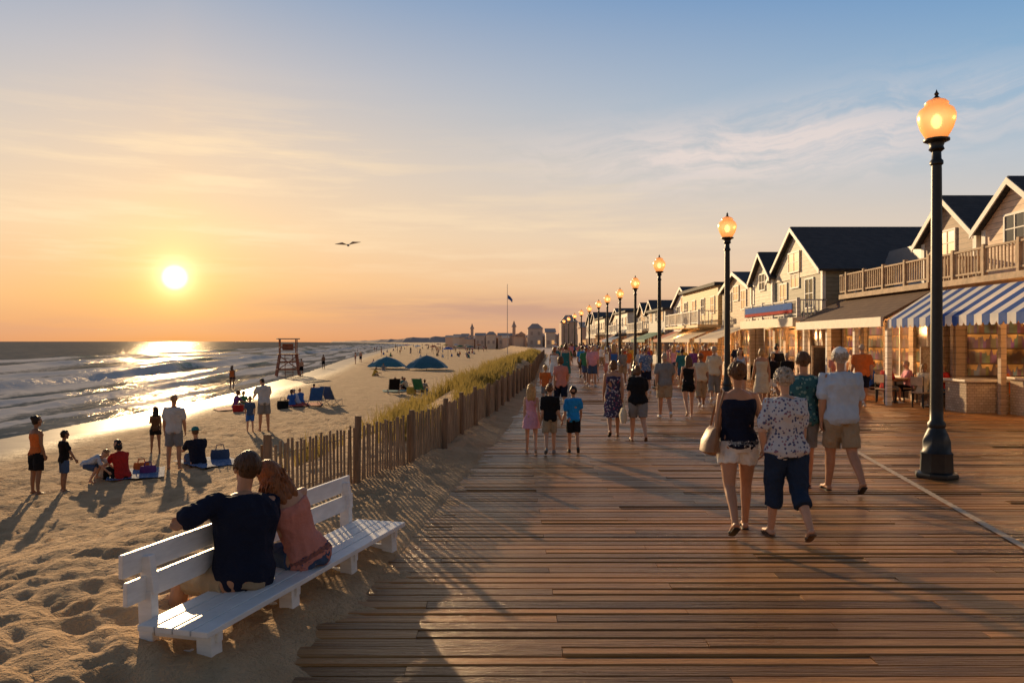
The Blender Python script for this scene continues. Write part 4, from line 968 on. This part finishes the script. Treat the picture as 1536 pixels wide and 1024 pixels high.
def generic(label,x,y0,y1,zt,ze,wall,roof,gab=1,balc=True,bays=4,awn=None,ln=7,lit=True,zg=2.75):
    r=bthing(label,x,(y0+y1)/2)
    front(r,x,y0,y1,zg,wall,bays,None)
    if gab:
        hw_=(y1-y0)/2/gab
        for k in range(gab): gable(r,x+.1,y0+hw_*(2*k+1),hw_-.1,zg,ze,zt,ln,wall,roof,.3,True,lit)
    else:
        q=MB(); q.box(x+.05,x+ln,y0+.05,y1-.05,zg,zt); q.build('wall',wall,r); q=MB(); q.box(x-.2,x+ln+.1,y0-.1,y1+.1,zt,zt+.18); q.build('roof',roof,r)
    n_=max(2,int((y1-y0)/2.2))
    for k in range(n_):
        a=y0+(y1-y0)*(k+.5)/n_
        if ze-zg>1.1: win(r,x+.1 if gab else x+.05,a-.4,a+.4,zg+.75,min(ze,zg+1.75)-.1,(k%2==0) and lit)
    win(r,y0+(.1 if gab else .05),x+1.2,x+2.0,zg+.7,zg+1.6,False,'-Y')
    if balc: railing(r,x-1.1,y0,y1,zg+.05,zg+.85,x,TRIM,wall,sp_=.2)
    if awn: awning(r,x-.02,zg-.15,x-1.5,zg-.75,y0+.2,y1-.2,awn,.2,scal=False)
    return r
AWR=mat('faded_red_canvas',(.45,.14,.08),.8,.1); AWG=mat('green_canvas',(.08,.2,.13),.8,.1); AWC=mat('cream_canvas',(.68,.56,.40),.8,.1); AWB=mat('blue_canvas',(.06,.15,.33),.8,.1)
generic('tan two storey shop house with dark gabled roof next to the slate roofed house',11.6,38.8,44.2,5.35,4.5,S_TAN,ROOFD,1,False,3,AWC)
generic('cream and yellow two storey building with long white balcony',11.5,44.6,54,5.0,4.7,S_YE,ROOFD,0,True,5,AWC)
generic('white gabled shop with red canvas awning beyond the cream building',12.3,54.6,61,5.7,4.5,S_WH,ROOFD,1,False,3,AWR)
generic('low grey flat roofed block with green awning, mid row',11.8,61.5,69,4.3,4.3,S_GR,ROOFD,0,False,4,AWG)
generic('twin gabled brown shop row house',12.6,70.5,80,5.5,4.3,S_BR,ROOFD,2,True,4,AWC)
generic('pale flat roofed building with blue awning',11.9,82.5,92,4.9,4.9,S_WH,ROOFD,0,True,4,AWB)
generic('tan gabled building further along the row',13,95,105,5.9,4.4,S_TAN,ROOFD,1,False,3,AWR)
generic('cream flat roofed hotel with balcony far along the row',12.4,107,119,5.0,4.9,S_CR,ROOFD,0,True,4,None)
generic('grey double gabled house far along the row',13,123,140,6.4,4.7,S_GR,ROOFD,2,False,4,None)
rs=random.Random(21)
HZ=[mat('haze_tinted_wall_'+n,c,.9,.1,.4,0) for n,c in (('tan',(.84,.62,.46)),('brown',(.62,.45,.35)),('grey',(.74,.58,.48)),('cream',(.88,.70,.54)))]  # skyline walls lightened and warmed: distance haze painted into their colour
HR2=mat('haze_tinted_roof',(.54,.39,.31),.9,.15,.3,0); WFAR=mat('haze_tinted_window',(.50,.37,.30),.6,.1)  # roofs and panes carry the same painted-in haze
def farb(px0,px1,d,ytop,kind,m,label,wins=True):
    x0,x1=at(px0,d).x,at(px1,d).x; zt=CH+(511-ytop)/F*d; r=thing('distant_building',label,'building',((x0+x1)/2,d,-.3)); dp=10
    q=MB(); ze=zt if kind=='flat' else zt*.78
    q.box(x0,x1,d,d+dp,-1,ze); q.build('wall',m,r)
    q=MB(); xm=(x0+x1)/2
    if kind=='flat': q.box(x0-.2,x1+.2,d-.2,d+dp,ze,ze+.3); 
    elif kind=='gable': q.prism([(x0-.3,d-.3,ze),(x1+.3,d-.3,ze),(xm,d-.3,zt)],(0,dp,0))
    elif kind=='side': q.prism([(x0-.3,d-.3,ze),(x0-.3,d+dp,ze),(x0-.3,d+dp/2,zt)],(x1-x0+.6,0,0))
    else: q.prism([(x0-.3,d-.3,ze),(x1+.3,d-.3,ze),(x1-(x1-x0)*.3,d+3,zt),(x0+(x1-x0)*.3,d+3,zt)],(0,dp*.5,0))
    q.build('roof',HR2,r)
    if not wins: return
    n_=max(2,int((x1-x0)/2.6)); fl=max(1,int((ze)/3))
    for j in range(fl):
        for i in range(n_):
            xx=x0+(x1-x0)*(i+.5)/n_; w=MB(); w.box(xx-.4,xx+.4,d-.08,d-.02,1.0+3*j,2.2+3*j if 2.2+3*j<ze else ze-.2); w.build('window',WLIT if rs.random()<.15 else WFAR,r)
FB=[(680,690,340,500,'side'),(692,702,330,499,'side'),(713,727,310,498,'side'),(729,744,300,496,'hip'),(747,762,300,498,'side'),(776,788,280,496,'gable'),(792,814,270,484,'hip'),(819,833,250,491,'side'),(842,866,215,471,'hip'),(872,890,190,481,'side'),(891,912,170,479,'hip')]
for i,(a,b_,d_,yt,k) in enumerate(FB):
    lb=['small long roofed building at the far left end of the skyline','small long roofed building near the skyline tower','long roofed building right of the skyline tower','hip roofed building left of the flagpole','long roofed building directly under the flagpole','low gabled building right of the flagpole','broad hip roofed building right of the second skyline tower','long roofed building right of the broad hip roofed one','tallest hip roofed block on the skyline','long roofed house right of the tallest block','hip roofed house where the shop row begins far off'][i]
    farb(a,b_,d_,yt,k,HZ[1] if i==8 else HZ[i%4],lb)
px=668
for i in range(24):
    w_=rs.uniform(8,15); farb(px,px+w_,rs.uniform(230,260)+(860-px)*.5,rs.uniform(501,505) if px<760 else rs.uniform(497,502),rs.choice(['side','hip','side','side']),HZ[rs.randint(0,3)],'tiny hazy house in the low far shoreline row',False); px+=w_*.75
for o in bpy.data.objects:
    if o.get('label')=='tiny hazy house in the low far shoreline row': o['group']='tiny houses along the far shoreline'
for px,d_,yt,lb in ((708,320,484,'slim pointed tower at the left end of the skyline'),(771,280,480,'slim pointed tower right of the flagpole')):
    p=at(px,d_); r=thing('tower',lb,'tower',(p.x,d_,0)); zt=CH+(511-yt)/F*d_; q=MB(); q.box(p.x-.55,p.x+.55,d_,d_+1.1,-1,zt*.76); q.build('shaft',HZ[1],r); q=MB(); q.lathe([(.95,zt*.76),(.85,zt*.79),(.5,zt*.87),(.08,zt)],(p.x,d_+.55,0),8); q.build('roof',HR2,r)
p=at(761,180); r=thing('flagpole','tall thin flagpole with a small flag above the skyline','flagpole',(p.x,180,0)); q=MB(); q.tube([(p.x,180,-1),(p.x,180,14.8)],[.09,.05],8,False); q.build('pole',mat('pole_white',(.5,.46,.42),.5),r); q=MB(); q.prism([(p.x+.1,180,12.4),(p.x+.7,180.1,12.0),(p.x+1.2,180,11.3),(p.x+1.1,180,10.6),(p.x+.6,180,11.2),(p.x+.1,180,11.5)],(0,.03,0)); q.build('flag',CL['blue'],r)
# ------------------------------------------------------------ lifeguard stand
LG=mat('red_brown_timber',(.32,.12,.07),.8,.25,5,.3)
p=gp(432,564); r=thing('lifeguard_stand','tall wooden lifeguard stand with roof on the beach near the water','lifeguard stand',p,.35)
def lp(x,y,z): return V(x,y,z)
for sx in (-1,1):
    for sy in (-1,1): q=MB(); q.bar(lp(sx*1.1,sy*1.1,-.2),lp(sx*.75,sy*.75,2.1),.12,.12); q.bar(lp(sx*.75,sy*.75,2.1),lp(sx*.75,sy*.75,3.5),.09,.09); q.build('leg',LG,r,local=True)
q=MB(); q.box(-.95,.95,-.95,.95,2.05,2.16); q.build('platform',LG,r,local=True)
q=MB(); q.box(-1.0,1.0,-1.0,1.0,3.5,3.6); q.build('roof',mat('pale_roof_board',(.55,.44,.34),.7),r,local=True)
q=MB()
for a,b_ in (((-1,-1),(1,-1)),((1,-1),(1,1)),((1,1),(-1,1)),((-1,1),(-1,-1))):
    for z,k in ((.7,.98),(1.4,.87)): q.bar(lp(a[0]*k,a[1]*k,z),lp(b_[0]*k,b_[1]*k,z),.07,.1)
    q.bar(lp(a[0]*.98,a[1]*.98,.7),lp(b_[0]*.80,b_[1]*.80,2.0),.06,.08); q.bar(lp(a[0]*.75,a[1]*.75,2.75),lp(b_[0]*.75,b_[1]*.75,2.75),.06,.1)
q.build('brace',LG,r,local=True)
q=MB(); 
for k in range(7): q.bar(lp(-.35,-1.25+k*.06,.2+k*.3),lp(.35,-1.25+k*.06,.2+k*.3),.05,.05)
q.bar(lp(-.35,-1.3,0),lp(-.35,-.85,2.15),.06,.06); q.bar(lp(.35,-1.3,0),lp(.35,-.85,2.15),.06,.06); q.build('ladder',LG,r,local=True)
q=MB(); q.box(-.5,.5,-.2,.3,2.5,2.58); q.box(-.5,.5,.28,.34,2.58,3.1); q.build('seat',LG,r,local=True)
def tent(px,py,w,h,m,label):
    p=gp(px,py); r=thing('beach_shelter',label,'beach shelter',p+V(0,0,.25),.3,None); q=MB(); n=16; vs=[];fs=[]
    prof=[(1.0,0),(.96,.10),(.75,.42),(.45,.74),(.2,.92),(.02,1.0)]
    for rr_,zz in prof:
        for k in range(n):
            a=2*pi*k/n; q_=rr_*(1-.05*(k%2)); vs.append((w/2*q_*cos(a),w*.42*q_*sin(a),h*zz-(.06 if (k%2 and zz<.2) else 0)))
    for i in range(len(prof)-1):
        for k in range(n): fs.append((i*n+k,i*n+(k+1)%n,(i+1)*n+(k+1)%n,(i+1)*n+k))
    q.add(vs,fs); q.build('canopy',m,r,local=True)
    q=MB(); q.tube([(0,0,-.3),(0,0,h+.12)],.025,6); q.build('pole',TRIMG,r,local=True)
tent(580,552,4.2,1.05,mat('teal_tent_fabric',(.04,.17,.22),.6,.2),'low teal beach canopy, left of the two'); tent(640,554,4.5,1.25,mat('dark_teal_tent_fabric',(.03,.13,.19),.6,.2),'larger teal beach canopy, right of the two')
def umb(px,py,m,label,h=2.0,w=1.9):
    p=gp(px,py); r=thing('beach_umbrella',label,'beach umbrella',p,0,'beach umbrellas far off'); q=MB(); q.tube([(0,0,0),(0,0,h)],.03,6); q.build('pole',TRIMG,r,local=True)
    q=MB(); q.lathe([(w/2,h-.35),(w*.4,h-.2),(w*.2,h-.05),(.02,h)],(0,0,0),12); q.build('canopy',m,r,True,True)
for i,(px,py,c) in enumerate([(672,538,'blue'),(690,529,'green'),(650,530,'red'),(700,525,'cream'),(626,528,'white'),(718,524,'orange'),(668,524,'yellow'),(705,531,'teal'),(640,524,'coral'),(684,523,'skyblue'),(657,521,'purple'),(610,524,'pink'),(694,520,'navy'),(676,519,'lightgrey'),(712,519,'brown')]):
    umb(px,py,CL[c],f'{nm.get(c,c)} beach umbrella on the distant beach')
def towel(px,py,w,l,m,rz,label):
    p=gp(px,py); q=MB(); n=10; vs=[];fs=[]
    for i in range(n+1):
        for j in range(n+1):
            x=(i/n-.5)*w; y=(j/n-.5)*l; wx=p.x+x*cos(rz)-y*sin(rz); wy=p.y+x*sin(rz)+y*cos(rz)
            vs.append((wx,wy,ground(wx,wy)+.055+.02*noise.noise(V(x*4,y*4,px))))
    for i in range(n):
        for j in range(n): a=i*(n+1)+j; fs.append((a,a+n+1,a+n+2,a+1))
    q.add(vs,fs); o=q.build('beach_towel',m,None,True,origin=p); tag(o,label,'towel')
towel(205,712,1.1,1.5,CL['bluefloral'],.4,'blue patterned towel beside the person in red'); towel(318,694,1.2,1.6,CL['bluefloral'],.8,'blue patterned blanket beside the person in teal hat')
towel(455,607,1.6,2,CL['red'],.2,'red blanket under the sitting group by the blue chairs'); towel(600,586,2,2,CL['teal'],.2,'teal blanket under the sitting group near the fence'); towel(350,613,1.5,1.8,CL['coral'],.5,'coral towel left of the child in blue')
def bag(px,py,w,h,m,label):
    p=gp(px,py); r=thing('beach_bag',label,'bag',p,.4); q=MB(); q.loft([(V(0,0,-.02),V(w*.5,0,0),V(0,w*.28,0)),(V(0,0,h*.5),V(w*.56,0,0),V(0,w*.3,0)),(V(0,0,h),V(w*.5,0,0),V(0,w*.12,0))],14); q.build('pouch',m,r,True,True)
    q=MB(); q.tube([V(-w*.25,0,h*.95),V(-w*.18,0,h*1.4),V(w*.18,0,h*1.4),V(w*.25,0,h*.95)],.012,6); q.build('handle',m,r,True,True)
bag(330,690,.4,.28,CL['denim'],'dark blue beach bag behind the person in teal hat'); bag(222,711,.3,.2,CL['purple'],'purple bag on the towel beside the person in red'); bag(212,706,.3,.2,CL['orange'],'small orange bag on the blue towel')
bag(424,612,.45,.35,CL['black'],'black bag left of the group by the blue chairs'); bag(617,590,.5,.4,CL['yellow'],'yellow bag beside the group near the fence'); bag(357,617,.4,.3,CL['red'],'red bag near the coral towel')
def bchair(px,py,m,rz,label):
    p=gp(px,py); r=thing('beach_chair',label,'beach chair',p,rz,None); q=MB(); q.prism([(-.28,-.25,.25),(-.28,.25,.22),(-.28,.25,.24),(-.28,-.25,.27)],(.56,0,0)); q.build('seat',m,r,local=True)
    q=MB(); q.prism([(-.28,-.25,.25),(-.28,-.55,.85),(-.28,-.53,.86),(-.28,-.23,.26)],(.56,0,0)); q.build('backrest',m,r,local=True)
    q=MB()
    for sx in (-.3,.3): q.tube([(sx,-.5,0),(sx,.25,.26),(sx,.25,0)],.014,6); q.tube([(sx,-.57,.88),(sx,-.2,.2),(sx,.05,0)],.014,6)
    q.build('frame',TRIMG,r,True,True)
bchair(470,608,CL['blue'],.6,'blue folding beach chair beside the sitting group'); bchair(500,606,CL['denim'],-.5,'dark blue low beach chair right of the blue one'); bchair(590,590,CL['black'],.3,'black beach chair near the teal blanket'); bchair(632,590,CL['green'],-.4,'green beach chair at the right of the group near the fence')
LEA=mat('tan_leather',(.28,.14,.065),.5,.2,10,.4); c0=pA; bx_=c0+V(-.28,-.04,.90)
r=thing('shoulder_bag','tan leather shoulder bag hanging at the side of the woman in the tank top','bag',bx_)
q=MB(); q.loft([(V(0,0,-.13),V(.05,0,0),V(0,.12,0)),(V(-.01,0,-.10),V(.085,0,0),V(0,.17,0)),(V(0,0,.0),V(.08,0,0),V(0,.17,0)),(V(.02,0,.10),V(.045,0,0),V(0,.14,0)),(V(.03,0,.13),V(.02,0,0),V(0,.12,0))],16)
o=q.build('pouch',LEA,r,True,True); q=MB(); q.tube([V(.03,-.12,.10),V(.06,-.10,.30),V(.12,-.05,.47),V(.13,.04,.49),V(.07,.12,.30),V(.03,.12,.10)],.011,6); q.build('strap',LEA,r,True,True)
c0=bw(957,661); r=thing('tote_bag','light canvas tote bag carried by the older woman in black','bag',c0+V(-.28,-.05,.5)); q=MB(); q.loft([(V(0,0,-.15),V(.05,0,0),V(0,.13,0)),(V(0,0,.0),V(.08,0,0),V(0,.15,0)),(V(0,0,.12),V(.03,0,0),V(0,.13,0))],14); q.build('pouch',CL['cream'],r,True,True); q=MB(); q.tube([V(0,-.09,.10),V(.04,-.02,.32),V(0,.09,.10)],.01,6); q.build('handle',CL['cream'],r,True,True)
def table(x,y,label):
    r=thing('cafe_table',label,'table',(x,y,0),0,None); q=MB(); q.lathe([(.38,.71),(.4,.72),(.4,.745),(.38,.75)],(x,y,0),20); q.build('tabletop',DECKW,r,True); q=MB(); q.tube([(x,y,.02),(x,y,.71)],.035,8,False); q.lathe([(.24,0),(.24,.02),(.05,.05)],(x,y,0),14); q.build('pedestal',BLK,r,True)
table(11.65,24.2,'round cafe table in front of the restaurant terrace'); table(11.9,22.5,'round cafe table at the corner of the striped awning shop')
def cchair(x,y,rz,label):
    r=thing('cafe_chair',label,'chair',(x,y,0),rz,None); q=MB(); q.box(-.21,.21,-.21,.21,.41,.445); q.build('seat',DECKW,r,local=True)
    q=MB(); q.box(-.2,.2,-.235,-.21,.62,.86); q.build('backrest',DECKW,r,local=True)
    for sx in (-1,1):
        for sy in (-1,1): q=MB(); q.bar((sx*.18,sy*.18,0),(sx*.19,sy*.2,.41 if sy>0 else .88),.03,.03); q.build('leg',BLK,r,local=True)
for i,(x,y,rz) in enumerate(DIN): cchair(x,y,rz,['cafe chair nearest the boardwalk at the terrace table','second cafe chair at the terrace table','cafe chair on the wall side of the terrace table','cafe chair by the striped awning corner','cafe chair behind the shingled counter','cafe chair at the boardwalk side of the corner table'][i])
def board(x,y,m,label):
    r=thing('menu_board',label,'sign',(x,y,0)); q=MB(); q.box(x-.35,x+.35,y,y+.05,.25,1.7); q.build('frame',S_BR,r); q=MB(); q.box(x-.29,x+.29,y-.012,y-.004,.35,1.62); q.build('panel',m,r)
    for sx in (-.3,.3): q=MB(); q.bar((x+sx,y+.02,0),(x+sx,y+.02,.3),.05,.05); q.build('leg',S_BR,r)
board(11.5,29.6,mat('menu_panel_dark',(.05,.035,.03),.5,.6,14,0),'tall dark menu board beside the restaurant'); board(12.05,22.8,mat('menu_panel_cream',(.4,.3,.2),.5,.5,16,0),'cream menu board by the striped awning')
for i,(x,y,z,e) in enumerate(((11.6,18.5,2.2,55),(13.6,19.5,2.0,55),(11.6,25.5,2.2,95),(11.0,33,2.1,80),(10.6,42,2.0,80),(10.4,50,2.2,80))):
    l=bpy.data.lights.new('shop_light','POINT'); l.energy=e; l.color=(1,.52,.2); l.shadow_soft_size=.15; o=bpy.data.objects.new('shop_light',l); COL.objects.link(o); o.location=(x,y,z)
p=at(522,38,CH+144/F*38); r=thing('seagull','seagull gliding above the sea with wings spread','bird',p); r.rotation_euler=(.12,-.12,.35)
GU=mat('gull_feather',(.36,.33,.31),.7,.15); q=MB(); q.tube([(0,-.22,0),(0,-.1,.0),(0,.05,.01),(0,.17,.02),(0,.24,.025)],[.02,.05,.055,.036,.028],10); q.tube([(0,.25,.02),(0,.31,.01)],[.014,.004],6)
q.prism([(-.02,-.2,0),(.02,-.2,0),(.06,-.34,0),(-.06,-.34,0)],(0,0,.012)); q.build('body',GU,r,True,True)
for sx in (-1,1):
    q=MB(); q.prism([(sx*.03,.1,.02),(sx*.24,.14,.15),(sx*.62,-.02,.10),(sx*.60,-.05,.10),(sx*.24,-.02,.14),(sx*.03,-.06,.02)],(0,0,.014)); q.build('wing',GU,r,local=True)
print('DONE',time.time()-T0)
